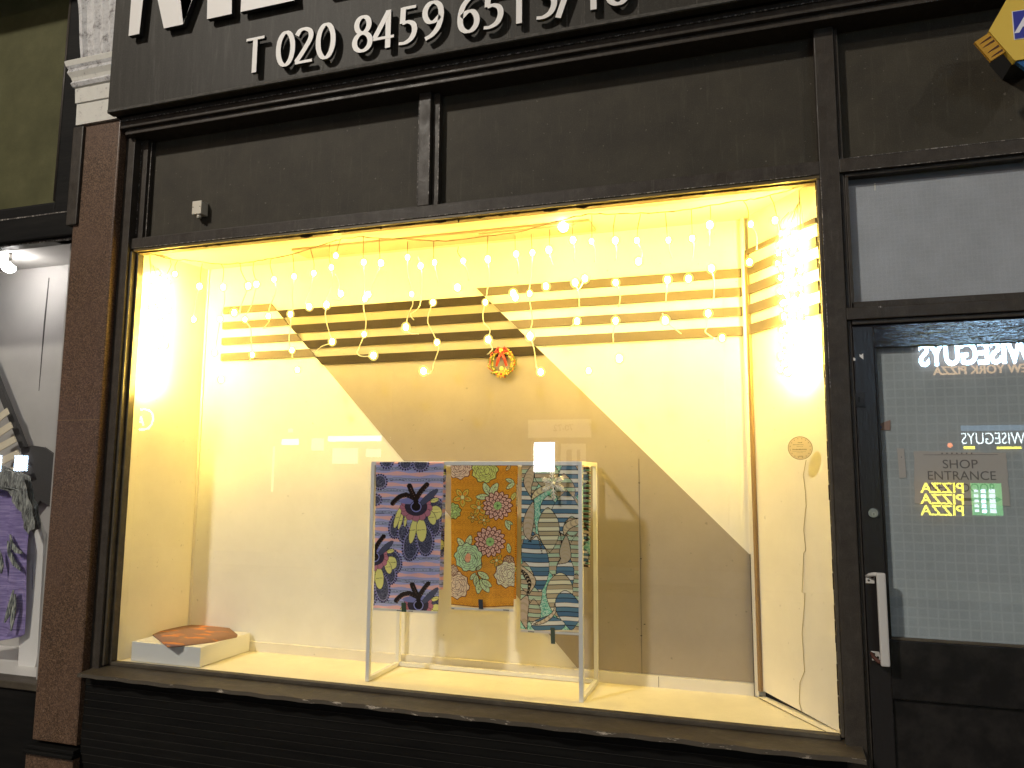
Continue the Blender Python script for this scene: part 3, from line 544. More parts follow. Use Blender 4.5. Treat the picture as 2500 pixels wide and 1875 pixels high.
drops = [(.06, [(416, 634), (417, 650), (408, 668)], g), (.06, [(435, 635), (428, 648), (427, 664)], g), (.075, [(494, 643), (490, 665), (489, 690)], g), (.075, [(487, 702), (478, 740), (473, 775)]),
 (Y1, [(541, 645), (546, 660), (543, 692)], g), (Y2, [(548, 705), (548, 740), (538, 778), (525, 858)]), (Y1, [(586, 643), (590, 665), (604, 692)], g), (Y2, [(606, 700), (588, 748), (585, 765), (574, 764)]),
 (Y1, [(620, 640), (618, 660), (626, 690)], g), (Y2, [(626, 695), (614, 745), (598, 778), (612, 802), (614, 840), (616, 864), (607, 884)]),
 (Y1, [(662, 632), (660, 650), (669, 680)], g), (Y2, [(669, 684), (674, 700), (671, 718), (660, 745), (655, 770), (657, 785), (642, 803)]),
 (Y1, [(715, 621), (717, 650), (718, 672)], g), (Y2, [(718, 678), (714, 720), (715, 755), (709, 768), (710, 790), (706, 835), (713, 857), (714, 876)]),
 (Y1, [(758, 608), (766, 640), (766, 664)], g), (Y2, [(766, 670), (757, 705), (745, 738), (755, 749)]),
 (Y1, [(805, 594), (804, 630), (809, 650)], g), (Y2, [(809, 655), (811, 690), (798, 725), (796, 745), (795, 775), (805, 815), (810, 835), (785, 846), (768, 861)]),
 (Y2, [(818, 668), (827, 690), (827, 712), (833, 718), (832, 731), (812, 732)]), (Y1, [(832, 583), (826, 600), (820, 622)], g),
 (Y1, [(887, 578), (887, 625), (888, 638)], g), (Y2, [(888, 643), (889, 700), (888, 730), (888, 755), (894, 785), (889, 816), (877, 848), (872, 862), (884, 870), (912, 869)]),
 (Y1, [(926, 583), (928, 640)], g), (Y2, [(930, 645), (920, 670), (904, 712)]), (Y1, [(995, 590), (995, 626)], g), (Y2, [(995, 632), (995, 668), (1003, 700), (1005, 718), (1008, 742), (998, 765), (991, 798), (1000, 813), (1022, 815)]),
 (Y2, [(1019, 620), (1027, 649), (1030, 680), (1025, 745), (1003, 767), (1010, 781)]), (Y1, [(1059, 590), (1058, 638)], g), (Y2, [(1061, 645), (1066, 672), (1070, 690)]),
 (Y2, [(1057, 738), (1047, 765), (1045, 788), (1058, 815), (1067, 836), (1071, 852), (1060, 885), (1055, 905), (1044, 914), (1034, 906)]),
 (Y1, [(1119, 602), (1118, 618), (1131, 635)], g), (Y2, [(1131, 640), (1140, 660), (1145, 685)]), (Y1, [(1191, 577), (1189, 630)], g), (Y2, [(1191, 636), (1195, 680), (1190, 708), (1185, 738), (1179, 765), (1181, 787), (1196, 805), (1192, 830), (1202, 852), (1189, 866)]),
 (Y1, [(1257, 575), (1258, 617)], g), (Y2, [(1260, 623), (1266, 650), (1264, 668)]), (Y1, [(1297, 572), (1299, 614)], g), (Y2, [(1300, 620), (1297, 665), (1292, 717), (1298, 765), (1299, 790), (1293, 815), (1304, 852), (1309, 895), (1320, 908)]),
 (Y1, [(1342, 560), (1341, 606)], g), (Y2, [(1341, 614), (1346, 635), (1351, 650)]), (Y1, [(1399, 540), (1397, 582)], g), (Y2, [(1399, 590), (1403, 610), (1401, 638)]), (Y2, [(1404, 690), (1412, 714), (1415, 755)]), (Y2, [(1428, 682), (1418, 700), (1412, 710)]), (Y2, [(1409, 786), (1396, 795), (1389, 804)]),
 (Y1, [(1445, 525), (1445, 585)], g), (Y2, [(1446, 592), (1453, 612), (1452, 640)]), (Y1, [(1502, 525), (1497, 560), (1500, 584)], g), (Y2, [(1502, 590), (1505, 610), (1503, 636)]), (Y2, [(1503, 688), (1511, 706), (1514, 727), (1510, 750)]), (Y2, [(1503, 784), (1497, 815), (1498, 840)]),
 (Y1, [(1564, 522), (1557, 555), (1555, 584)], g), (Y2, [(1556, 590), (1569, 620), (1560, 637)]), (Y1, [(1625, 520), (1630, 583)], g), (Y2, [(1632, 590), (1634, 610), (1640, 630)]), (Y2, [(1630, 686), (1627, 715), (1625, 740)]), (Y2, [(1617, 765), (1624, 784), (1644, 800), (1663, 815)]),
 (Y1, [(1688, 510), (1690, 579)], g), (Y2, [(1691, 586), (1694, 600), (1690, 632)]), (Y1, [(1734, 502), (1735, 530), (1733, 546)], g), (Y2, [(1733, 552), (1732, 600)]), (Y2, [(1737, 658), (1743, 685), (1742, 732)]), (Y2, [(1729, 768), (1725, 800), (1722, 811), (1745, 828)]),
 (.06, [(1815, 490), (1826, 510), (1828, 545)], g), (.06, [(1833, 550), (1846, 575), (1847, 610)]), (.06, [(1880, 478), (1890, 500), (1898, 535)], g), (.06, [(1892, 541), (1901, 565), (1903, 620)])]
bulbs = [(408, 689, .06), (411, 756, .06), (402, 842, .06), (427, 669, .06), (487, 699, .075), (473, 780, .075), (545, 701), (537, 779), (524, 861), (606, 698), (572, 763), (626, 694), (598, 780), (616, 866), (669, 682), (655, 772), (718, 675), (709, 767), (713, 855), (766, 667), (755, 749), (809, 653), (797, 744), (811, 834), (832, 717), (820, 624), (888, 640), (899, 719), (891, 729), (889, 816), (912, 868), (930, 642), (995, 628), (1005, 718), (991, 799), (1027, 649), (1061, 641), (1057, 738), (1067, 836), (1034, 906), (1131, 637), (1117, 702), (1191, 633), (1185, 738), (1192, 829), (1260, 620), (1253, 716), (1258, 726), (1300, 617), (1293, 717), (1294, 821), (1320, 908), (1340, 610), (1333, 699), (1399, 586), (1404, 690), (1428, 680), (1409, 784), (1444, 589), (1502, 587), (1503, 690), (1503, 783), (1512, 875), (1555, 587), (1559, 638), (1632, 586), (1630, 683), (1624, 782), (1690, 582), (1681, 680), (1733, 549), (1737, 655), (1729, 765), (1763, 825), (1833, 547, .06), (1830, 640, .06), (1892, 538, .06), (726, 903), (540, 927), (1437, 905)]
bulbs = [q if len(q) > 2 else (q[0], q[1], Y2 if q[1] > 690 else Y1) for q in bulbs]
icicle('icicle_lights', 'long string of warm icicle lights hanging across the top of the window', main, drops, bulbs, Y1, 1.3)
# bunched ends hanging against the side walls
db = []; bb_ = []
for k in range(8):
    x0 = 368+k*4.8; yy = .024+.007*k; pts = [(366, 624), (366+(x0-366)*.5, 650), (x0, 680)]; z = 680; cx = x0
    while z < 925: z += random.uniform(22, 34); cx += random.uniform(-6, 6); cx = min(max(cx, 366+k*2), 412); pts.append((cx-.062*(z-680), z)); bb_.append((cx-.062*(z-680), z, yy))
    bb_.append((x0, 681+random.uniform(-4, 6), yy)); db.append((yy, pts, g if k % 3 == 0 else 'led_wire'))
icicle('icicle_lights', 'dense bunch of warm icicle lights hanging in the left corner of the window', None, db, bb_[:84], .08, .1, 'led_glow_left')
db = []; bb_ = []
for k in range(8):
    x0 = 1905+k*8.; yy = .115-.012*k; s0 = 525+random.uniform(-5, 25); pts = [(1950, 465), (1946+k, 490), (x0*.5+1953*.5, 515), (x0, s0+15)]; z = s0+10; cx = x0
    while z < 900: z += random.uniform(22, 36); cx += random.uniform(-8, 8); cx = min(max(cx, 1896), 1972); pts.append((cx, z)); bb_.append((cx, z, yy))
    db.append((yy, pts, g if k % 3 == 0 else 'led_wire'))
bb_ += [(1961, 524, .06), (1945, 563, .07), (1918, 618, .1), (1907, 640, .11)]
icicle('icicle_lights', 'dense bunch of warm icicle lights hanging in the right corner of the window', None, db, bb_[:92], .08, 2.55, 'led_glow_right')

# ------------------------------------------------------------------ printed fabrics (pattern drawn by code into the mesh colours)
class Cv:
    def __init__(s, W, H, bgc): s.W, s.H = W, H; s.a = np.zeros((H, W, 3)); s.a[:] = srgb(bgc); s.yy, s.xx = np.mgrid[0:H, 0:W].astype(float)
    def fill(s, mk, c, al=1.0): c = np.array(srgb(c)); s.a[mk] = s.a[mk]*(1-al)+c*al
    def win(s, x0, x1, y0, y1): return slice(max(0, int(y0)), max(0, min(s.H, int(y1)+2))), slice(max(0, int(x0)), max(0, min(s.W, int(x1)+2)))
    def ell(s, cx, cy, rx, ry, ang, c, al=1.0, out=None, ow=3):
        R_ = max(rx, ry)+ow+2; wy, wx = s.win(cx-R_, cx+R_, cy-R_, cy+R_); X = s.xx[wy, wx]-cx; Y = s.yy[wy, wx]-cy
        ca, sa = math.cos(ang), math.sin(ang); u_ = X*ca+Y*sa; v_ = -X*sa+Y*ca
        if out is not None: mk = (u_/(rx+ow))**2+(v_/(ry+ow))**2 < 1; sub = s.a[wy, wx]; sub[mk] = srgb(out)
        mk = (u_/rx)**2+(v_/ry)**2 < 1; sub = s.a[wy, wx]; sub[mk] = sub[mk]*(1-al)+np.array(srgb(c))*al; return wy, wx, mk
    def poly(s, P, c, out=None, ow=2):
        P = np.array(P, float); wy, wx = s.win(P[:, 0].min()-ow, P[:, 0].max()+ow, P[:, 1].min()-ow, P[:, 1].max()+ow); X = s.xx[wy, wx]; Y = s.yy[wy, wx]; ins = np.zeros(X.shape, bool)
        for i in range(len(P)):
            x1, y1 = P[i]; x2, y2 = P[(i+1) % len(P)]
            if y1 == y2: continue
            ins ^= ((y1 > Y) != (y2 > Y)) & (X < (x2-x1)*(Y-y1)/(y2-y1)+x1)
        s.a[wy, wx][ins] = srgb(c)
        if out is not None: s.line(list(P)+[P[0]], ow, out)
        return wy, wx, ins
    def line(s, P, wd, c):
        for (x1, y1), (x2, y2) in zip(P, P[1:]):
            wy, wx = s.win(min(x1, x2)-wd, max(x1, x2)+wd, min(y1, y2)-wd, max(y1, y2)+wd); X = s.xx[wy, wx]; Y = s.yy[wy, wx]
            dx, dy = x2-x1, y2-y1; t = np.clip(((X-x1)*dx+(Y-y1)*dy)/max(1e-6, dx*dx+dy*dy), 0, 1)
            s.a[wy, wx][(X-x1-t*dx)**2+(Y-y1-t*dy)**2 < wd*wd] = srgb(c)
def pet(cv, cx, cy, an, r0, r1, wd, c, out=(20, 20, 30), ow=3, vein=None):
    P = []
    for i in range(13):
        t = i/12; ww = wd*math.sin(math.pi*min(1, t*.9+.05))**.8; rr = r0+(r1-r0)*t; P.append((rr, ww))
    Q = [(cx+r_*math.cos(an)-w_*math.sin(an), cy+r_*math.sin(an)+w_*math.cos(an)) for r_, w_ in P]+[(cx+r_*math.cos(an)+w_*math.sin(an), cy+r_*math.sin(an)-w_*math.cos(an)) for r_, w_ in P[::-1]]
    cv.poly(Q, c, out, ow)
    if vein: cv.line([(cx+(r0+(r1-r0)*.1)*math.cos(an), cy+(r0+(r1-r0)*.1)*math.sin(an)), (cx+(r0+(r1-r0)*.75)*math.cos(an), cy+(r0+(r1-r0)*.75)*math.sin(an))], 1.6, vein)
def print1():
    W, H = 680, 1500; cv = Cv(W, H, (150, 155, 202))
    for k in range(14):
        y = 18+k*113; wob = 5*np.sin(cv.xx/60+k)
        d = np.abs(cv.yy-y-wob); cv.fill(d < 17+5*np.sin(cv.xx/37+k*2), (214, 168, 164), .85)
        y2 = y+58; d = np.abs(cv.yy-y2-wob*.6); cv.fill((d < 18), (158, 170, 214), .8)
        cv.fill((d > 11) & (d < 15), (28, 30, 62)); cv.fill((d < 5) & ((cv.xx % 15) < 8), (28, 30, 62))
    def lobe(cx, cy, rx, ry, an):
        n = int((rx+ry)/6.5); wy, wx, mk = cv.ell(cx, cy, rx+22, ry+22, an, (112, 112, 168))
        for i in range(n):
            t = 2*math.pi*i/n; ca, sa = math.cos(an), math.sin(an)
            p = [((rx+a1)*math.cos(t), (ry+a1)*math.sin(t)) for a1 in (6, 21)]; p = [(cx+x*ca-y*sa, cy+x*sa+y*ca) for x, y in p]; cv.line(p, 5.6, (10, 10, 24))
        wy, wx, mk = cv.ell(cx, cy, rx, ry, an, (54, 58, 84), 1, (150, 150, 190), 5); sub = cv.a[wy, wx]; r_ = rng.random(mk.shape); sub[mk & (r_ < .38)] = srgb((38, 40, 66)); sub[mk & (r_ > .72)] = srgb((104, 110, 140))
    def motif(cx, cy, s_=1.0, fl=1):
        X = lambda x: cx+fl*x*s_; Yv = lambda y: cy+y*s_
        for (x, y, rx, ry, a_) in ((-190, 200, 62, 115, .25), (-120, 270, 45, 75, 0), (200, 40, 90, 120, -.5), (160, 170, 80, 110, -.3), (-40, 390, 68, 135, .12), (95, 330, 75, 140, -.15)): lobe(X(x), Yv(y), rx*s_, ry*s_, a_*fl)
        for (x, y, rx, ry, a_) in ((-185, 120, 24, 108, .28), (-150, 150, 16, 88, .25), (-100, 140, 13, 66, .1), (180, -65, 42, 20, -.3), (195, 60, 62, 70, -.3), (160, 110, 36, 70, -.35), (-25, 240, 30, 130, .15), (60, 235, 50, 112, -.08)):
            cv.ell(X(x), Yv(y), rx*s_, ry*s_, a_*fl, (222, 226, 130), 1, (24, 28, 30), 4)
            cv.line([(X(x)-rx*s_*.8, Yv(y)), (X(x)+rx*s_*.8, Yv(y)-8*s_)], 1.8, (60, 70, 30))
        for i in range(9):
            t = -.5+i*(math.pi+1.0)/8; cv.ell(X(125*math.cos(t)), Yv(10+100*math.sin(t)), 36*s_, 36*s_, 0, (164, 108, 130), 1, (20, 14, 30), 3)
        cv.ell(X(0), Yv(0), 112*s_, 92*s_, 0, (48, 44, 62)); cv.ell(X(-40), Yv(-62), 130*s_, 34*s_, -.1*fl, (112, 118, 178))
        cv.ell(X(120), Yv(-95), 120*s_, 30*s_, -.75*fl, (66, 72, 100), 1, (18, 18, 30), 3)
        cv.ell(X(0), Yv(0), 54*s_, 54*s_, 0, (120, 124, 184), 1, (16, 12, 24), 5); cv.ell(X(0), Yv(0), 43*s_, 43*s_, 0, (16, 13, 22)); cv.line([(X(0), Yv(-10)), (X(-6), Yv(-95))], 24*s_, (20, 14, 18))
        for (P, wd) in (([(-10, -80), (-90, -115), (-160, -100), (-215, -55), (-238, -25)], 24), ([(-10, -85), (-45, -150), (-70, -210)], 26), ([(0, -85), (45, -160), (100, -225)], 25)):
            Q = crv(P, 6); Q = [(X(q[0]), Yv(q[1])) for q in Q]; cv.line(Q, wd*s_, (26, 17, 18))
            for q in Q[3::2]: cv.ell(q[0]+9*s_, q[1]+14*s_, 3, 3, 0, (150, 110, 90))
    motif(418, 462, 1.0); motif(0, 985, .93, 1); motif(470, 1438, .95)
    for cx, cy, r_ in ((300, 20, 66), (450, 25, 78), (110, 8, 62)): lobe(cx, cy, r_*.8, r_*.8, 0)
    lobe(40, 215, 60, 62, 0); lobe(8, 400, 40, 40, 0)
    return cv.a
def print2():
    W, H = 665, 1500; cv = Cv(W, H, (228, 152, 46)); gx = (cv.xx/13.5+(np.floor(cv.yy/12) % 2)*.5) % 1; gy = (cv.yy/12) % 1
    cv.fill(((gx-.5)**2+(gy-.5)**2) < .075, (136, 66, 14)); DK = (84, 30, 24)
    def dahlia(cx, cy, r_, c=(236, 176, 164)):
        for ring, (n_, a_, b_) in enumerate(((15, .45, 1.0), (12, .3, .76), (8, .1, .5))):
            for i in range(n_): pet(cv, cx, cy, 2*math.pi*(i+ring*.5)/n_, r_*a_, r_*b_, r_*.17*(1 if ring < 2 else .9), c, DK, 4.4, DK)
        cv.ell(cx, cy, r_*.26, r_*.28, 0, (150, 196, 128), 1, DK, 3)
        for i in range(12): cv.line([(cx, cy), (cx+r_*.24*math.cos(i*.52), cy+r_*.24*math.sin(i*.52))], 1.2, (60, 90, 50))
    def peony(cx, cy, r_, c, dk=(44, 48, 30), seed=0):
        rg = random.Random(seed); P = [(cx+r_*(1+.09*math.sin(i*1.9+seed))*math.cos(i*.21), cy+r_*(1+.09*math.sin(i*1.9+seed))*math.sin(i*.21)) for i in range(30)]; cv.poly(P, c, dk, 4)
        for ring in (.82, .62, .42, .24):
            n_ = int(5+ring*7)
            for i in range(n_):
                t = 2*math.pi*i/n_+ring*5+rg.random()*.4; x, y = cx+r_*ring*.8*math.cos(t), cy+r_*ring*.8*math.sin(t)
                cv.ell(x, y, r_*.27, r_*.17, t+1.57+rg.uniform(-.3, .3), c, 1, dk, 3.6)
                for q in (-1, 0, 1): cv.line([(x+q*r_*.06*math.cos(t+1.57), y+q*r_*.06*math.sin(t+1.57)), (x+q*r_*.09*math.cos(t+1.57)-r_*.09*math.cos(t), y+q*r_*.09*math.sin(t+1.57)-r_*.09*math.sin(t))], 1, dk)
    def star(cx, cy, r_, rot=0):
        for i in range(5):
            t = rot+2*math.pi*i/5; pet(cv, cx, cy, t, r_*.1, r_, r_*.27, (196, 176, 76), (78, 44, 20), 2.6, (120, 60, 20)); pet(cv, cx, cy, t, r_*.2, r_*.72, r_*.11, (206, 140, 50), (110, 60, 20), 1)
        cv.ell(cx, cy, r_*.19, r_*.19, 0, (200, 214, 160), 1, (78, 44, 20), 2.4)
    def leaf(x, y, an, ln, wd=None, c=(184, 218, 164)): pet(cv, x, y, an, 0, ln, wd or ln*.24, c, (54, 50, 24), 3, (54, 50, 24)); [cv.line([(x+math.cos(an)*ln*t, y+math.sin(an)*ln*t), (x+math.cos(an)*ln*(t+.15)-math.sin(an)*q*ln*.15, y+math.sin(an)*ln*(t+.15)+math.cos(an)*q*ln*.15)], 1.2, (54, 70, 34)) for t in (.25, .45, .62) for q in (-1, 1)]
    peony(85, 30, 128, (240, 190, 170), (96, 36, 30), 1); peony(345, 65, 128, (188, 204, 118), (54, 54, 24), 2)
    leaf(640, 190, 3.5, 90); leaf(645, 200, 2.5, 100); leaf(600, 10, 2.2, 70, c=(220, 190, 140)); leaf(655, 300, 2.0, 90, c=(230, 210, 120))
    leaf(395, 325, -2.0, 140); leaf(400, 330, -1.05, 150); leaf(390, 340, 3.1, 130)
    star(120, 352, 102, .3); star(290, 455, 88, .8); star(340, 585, 62, .1); star(232, 558, 54, .5); peony(20, 500, 82, (170, 200, 130), (54, 54, 24), 3)
    dahlia(478, 436, 152); leaf(565, 590, 1.2, 110); leaf(575, 600, .5, 70)
    leaf(150, 885, -2.25, 130); leaf(165, 880, -1.25, 140); star(476, 1002, 70, .4); dahlia(405, 808, 160); peony(182, 975, 142, (170, 206, 166), (36, 50, 40), 4)
    cv.ell(180, 980, 30, 48, .2, (214, 150, 120), 1, DK, 2); leaf(610, 930, -1.75, 100); peony(600, 1010, 56, (232, 186, 150), DK, 6); peony(590, 1150, 132, (244, 208, 180), DK, 5); peony(55, 1270, 138, (242, 194, 172), DK, 7); peony(20, 1120, 56, (242, 194, 172), DK, 8)
    cv.line([(265, 1085), (300, 1190), (320, 1290)], 3, (110, 50, 20)); [leaf(*q) for q in ((272, 1100, -.8, 70), (285, 1120, .55, 130), (262, 1130, 2.2, 90), (270, 1150, 1.6, 120), (305, 1200, 1.7, 140), (310, 1190, 1.0, 160), (325, 1200, .6, 120))]
    cv.fill(cv.yy > 1478, (206, 190, 150)); cv.fill((cv.yy > 1468) & (cv.yy < 1478) & ((cv.xx % 12) < 8), (96, 50, 16)); cv.fill((cv.yy > 1464) & (cv.yy < 1469), (120, 70, 20))
    return cv.a
def print3():
    W, H = 560, 1500; cv = Cv(W, H, (130, 192, 172)); r_ = rng.random((H//9+1, W//9+1)); big = np.kron(r_, np.ones((9, 9)))[:H, :W]; cv.fill(big > .62, (176, 218, 194)); cv.fill(big < .18, (84, 160, 142))
    BKc = (22, 24, 26)
    def rows(mask, cols, pitch=27, x0=0):
        row = np.floor((cv.yy)/pitch).astype(int); fy = (cv.yy % pitch)
        for k, c in enumerate(cols):
            mk = mask & (row % len(cols) == k); cv.fill(mk, c)
            if c in ((200, 184, 156), (190, 216, 186)): cv.fill(mk & ((cv.xx+x0) % 10 < 4) & (fy > 5) & (fy < pitch-4), (64, 46, 36) if c[0] == 200 else (92, 140, 116))
        cv.fill(mask & (fy < 5.5), BKc)
    def lensm(cx, cy, rx, ry, sh=0, up=1.35):
        t = np.clip((cv.yy-(cy-ry))/(2*ry), 0, 1); wd = rx*np.sin(np.pi*t**up)**.75; c_ = cx+sh*(t-.5); return (np.abs(cv.xx-c_) < wd) & (cv.yy > cy-ry) & (cv.yy < cy+ry)
    def leaf(cx, cy, rx, ry, kind, sh=0, up=1.0, pitch=40):
        o = lensm(cx, cy, rx+5, ry+6, sh, up); cv.fill(o, BKc); mk = lensm(cx, cy, rx, ry, sh, up)
        rows(mk, {'n': [(78, 114, 142), (230, 220, 200)], 'n2': [(70, 104, 138), (232, 222, 202), (80, 118, 146)], 'c': [(216, 206, 182), (168, 158, 132)], 'b': [(200, 184, 156), (190, 216, 186)]}[kind], pitch, cx)
    # striped columns
    for (cx, cy, rx, ry, sh) in ((40, 120, 120, 190, 0), (230, 90, 110, 130, 0), (500, 60, 80, 200, 0), (60, 620, 70, 260, 0), (330, 770, 145, 260, 0), (470, 600, 110, 330, 0), (60, 1150, 130, 270, 0), (500, 900, 90, 260, 0), (500, 1280, 90, 300, 0), (120, 1330, 60, 120, 0)): leaf(cx, cy, rx, ry, 'b', sh, 1.0, 38)
    leaf(440, 120, 105, 190, 'n', 40, 1.2); leaf(395, 230, 90, 150, 'b', 20); leaf(20, 350, 95, 200, 'n', 20); leaf(245, 400, 70, 120, 'n', 0); leaf(400, 430, 130, 200, 'n', -20, 1.2); leaf(250, 590, 95, 200, 'c', 20, .9); leaf(460, 560, 70, 90, 'b')
    leaf(130, 870, 120, 270, 'n2', 90, .95); leaf(40, 1020, 80, 130, 'b', 20); leaf(400, 1010, 80, 200, 'n2', 0, .85); leaf(350, 1180, 120, 200, 'c', -10, .8); leaf(430, 1310, 110, 170, 'n2', 60, .8); leaf(250, 1440, 150, 80, 'n', 0)
    def drop(P, wd, c=(186, 172, 146)):
        Q = crv(P, 8); n_ = len(Q)
        for i, q in enumerate(Q): w_ = wd*math.sin(math.pi*(i/(n_-1))**.8)**1.2+2; cv.ell(q[0], q[1], w_+4, w_+4, 0, BKc)
        for i, q in enumerate(Q): w_ = wd*math.sin(math.pi*(i/(n_-1))**.8)**1.2; w_ > 1 and cv.ell(q[0], q[1], w_, w_, 0, c if i % 3 else (168, 154, 130))
    drop([(110, -10), (70, 110), (60, 190), (90, 300)], 42); drop([(90, 320), (150, 250), (250, 200), (300, 215)], 26, (214, 196, 158)); drop([(110, 330), (70, 500), (60, 620), (90, 700)], 46, (176, 164, 148)); drop([(70, 700), (150, 640), (190, 800)], 8)
    drop([(390, 640), (420, 560), (520, 510), (570, 500)], 30, (196, 182, 150)); drop([(410, 640), (400, 780), (400, 850), (330, 900)], 50, (172, 160, 140)); drop([(-10, 920), (60, 1000), (110, 1060), (70, 1180)], 34, (190, 178, 154)); drop([(10, 960), (50, 1010), (80, 1080), (60, 1170)], 16, (30, 22, 22)); drop([(60, 1180), (20, 1330), (60, 1500)], 46, (180, 166, 150)); drop([(120, 1430), (210, 1400), (300, 1330), (310, 1250)], 16, (196, 186, 166))
    cv.fill(cv.yy > 1484, (208, 196, 168)); return cv.a
def fabric_mesh(name, parent, img, c00, c10, c01, c11, Y0, nx, ny, wav=.002, ph=0.0, crop=(0, 1, 0, 1), fold=True, thick=.0035):
    # corners are world (x, z): top-left, top-right, bottom-left, bottom-right
    H, W = img.shape[:2]; o_ = Vector(parent['_o'] if parent.parent is None else parent.parent['_o'])
    u_, v_ = np.meshgrid(np.linspace(0, 1, nx), np.linspace(0, 1, ny))
    x = (c00[0]*(1-u_)+c10[0]*u_)*(1-v_)+(c01[0]*(1-u_)+c11[0]*u_)*v_; z = (c00[1]*(1-u_)+c10[1]*u_)*(1-v_)+(c01[1]*(1-u_)+c11[1]*u_)*v_
    z = z+.0035*np.sin(u_*6.3+ph)*v_
    y = Y0+wav*(np.sin(u_*9+ph+v_*1.2)*.6+np.sin(u_*21+ph*2+np.sin(v_*5)*.6)*.25+np.sin(v_*11+u_*4+ph)*.15)*(.15+.85*v_)+.0016*np.exp(-((v_-.33)/.006)**2)+.0014*np.exp(-((v_-.66)/.006)**2)
    if fold: r = np.clip(1-v_*ny/6, 0, 1); y = y+.010*(1-np.sqrt(1-r*r*.98)); z = z-.000*r
    V = np.stack([x-o_.x, y-o_.y, z-o_.z], -1).reshape(-1, 3); i = np.arange(nx*ny).reshape(ny, nx)
    F = np.stack([i[:-1, :-1], i[1:, :-1], i[1:, 1:], i[:-1, 1:]], -1).reshape(-1, 4)
    Vb = V.copy(); Vb[:, 1] += thick; nv_ = len(V)
    edge = np.concatenate([i[0, :], i[1:, -1], i[-1, -2::-1], i[-2:0:-1, 0]]); e2 = np.roll(edge, -1)
    S = np.stack([edge, e2, e2+nv_, edge+nv_], -1)
    FF = np.concatenate([F, F[:, ::-1]+nv_, S]); me = bpy.data.meshes.new(name); me.from_pydata(V.tolist(), [], F.tolist())
    iu = ((crop[0]+(crop[1]-crop[0])*u_)*(W-1)).astype(int); iv = ((crop[2]+(crop[3]-crop[2])*v_)*(H-1)).astype(int); col = img[iv, iu].reshape(-1, 3)
    cc = np.ones((nv_, 4), np.float32); cc[:, :3] = np.minimum(col*1.55, .96); ca = me.color_attributes.new('print', 'FLOAT_COLOR', 'POINT'); ca.data.foreach_set('color', cc.ravel())
    me.polygons.foreach_set('use_smooth', [True]*len(me.polygons)); me.materials.append(M['cloth']); me.update()
    ob = bpy.data.objects.new(name, me); C.objects.link(ob); ob.parent = parent; return ob
RY0 = .050; RY1 = .290; RT_ = .785; t = .0145
def cor(px, py, Y): p = at(px, py, Y); return (p.x, p.z)
def fabric(label, img, q, Yf, back, tagp, tagm, nx, ny, ph, words=None):
    c = [cor(x, y, Yf) for x, y in q]; T = thing('fabric_length', label, 'fabric', ((c[0][0]+c[1][0])/2, Yf, c[2][1]), 'printed fabric lengths hung on the white rack')
    fabric_mesh('front_drop', T, img, *c, Yf, nx, ny, .0058, ph)
    cb = [cor(x, y, Yf+.034) for x, y in back]; fabric_mesh('back_drop', T, img[::-1], *cb, Yf+.034, 60, ny//2, .005, ph+1)
    b = MB(); p = at(tagp[0], tagp[1], Yf-.006); p2 = at(tagp[2], tagp[3], Yf-.006); b.prism([(p.x, p.z), (p2.x, p.z), (p2.x+.002, p2.z), (p.x+.002, p2.z)], Yf-.007, Yf-.0045, tagm); b.build('clip', T)
    b = MB(); x0, z0 = c[2]; x1, z1 = c[3]; b.prism([(x0+.001, z0+.003), (x1-.001, z1+.001), (x1-.001, z1-.0065), (x0+.001, z0-.004)], Yf-.0045, Yf-.003, 'label_white')
    for (fr, wd) in words or ():
        for k in range(wd): xx = x0+(x1-x0)*fr+k*.0036; zz = z0+(z1-z0)*fr-.0012; b.box(xx, xx+.0024, Yf-.005, Yf-.0045, zz-.0022, zz+.001, 'label_ink')
    b.build('selvedge', T); return T
P1, P2, P3 = print1(), print2(), print3()
fabric('blue and lilac striped fabric with large dark blooms, hung leftmost on the rack', P1, [(918, 1126), (1084, 1126), (911, 1486), (1070, 1493)], .040, [(928, 1130), (1090, 1130), (925, 1439), (1083, 1441)], (980, 1471, 990, 1494), 'tag_green', 190, 400, .3, ((.38, 6), (.56, 5)))
fabric('orange dotted fabric with pink and green flowers, hung in the middle of the rack', P2, [(1101, 1133), (1262, 1133), (1101, 1484), (1255, 1488)], .045, [(1112, 1133), (1264, 1133), (1112, 1462), (1260, 1464)], (1168, 1463, 1178, 1487), 'tag_navy', 180, 390, 1.6, ((.02, 3), (.84, 6)))
fabric('teal and navy fabric printed with striped pebble shapes, hung rightmost on the rack', P3, [(1274, 1135), (1424, 1136), (1271, 1539), (1423, 1546)], .046, [(1285, 1135), (1443, 1136), (1284, 1379), (1440, 1384)], (1344, 1532, 1354, 1572), 'tag_teal', 170, 440, 2.9, ((.13, 6),))
# rack
R_ = thing('display_rack', 'white square tube frame rack standing on the display window floor', 'rack', (1.48, .17, 0))
xl, xr = 1.086, 1.870
for (x, y) in ((xl, RY0), (xr, RY0), (xl, RY1), (xr, RY1)):
    b = MB(); b.box(x-t/2, x+t/2, y-t/2, y+t/2, .0, RT_-t-.0002, 'rack_white', .001); b.build('leg', R_)
for y in (RY0, RY1):
    b = MB(); b.box(xl-t/2, xr+t/2, y-t/2, y+t/2, RT_-t, RT_, 'rack_white', .001); b.build('top_rail', R_)
for x in (xl, xr):
    b = MB(); b.box(x-t/2, x+t/2, RY0+t/2+.0002, RY1-t/2-.0002, RT_-t, RT_, 'rack_white', .001); b.build('top_rail', R_)
    b = MB(); b.box(x-t/2, x+t/2, RY0+t/2+.0002, RY1-t/2-.0002, .0, t, 'rack_white', .001); b.build('bottom_rail', R_)
b = MB(); b.box(xl+t/2+.0002, xr-t/2-.0002, RY1-t/2, RY1+t/2, .0, t, 'rack_white', .001); b.build('bottom_rail', R_)
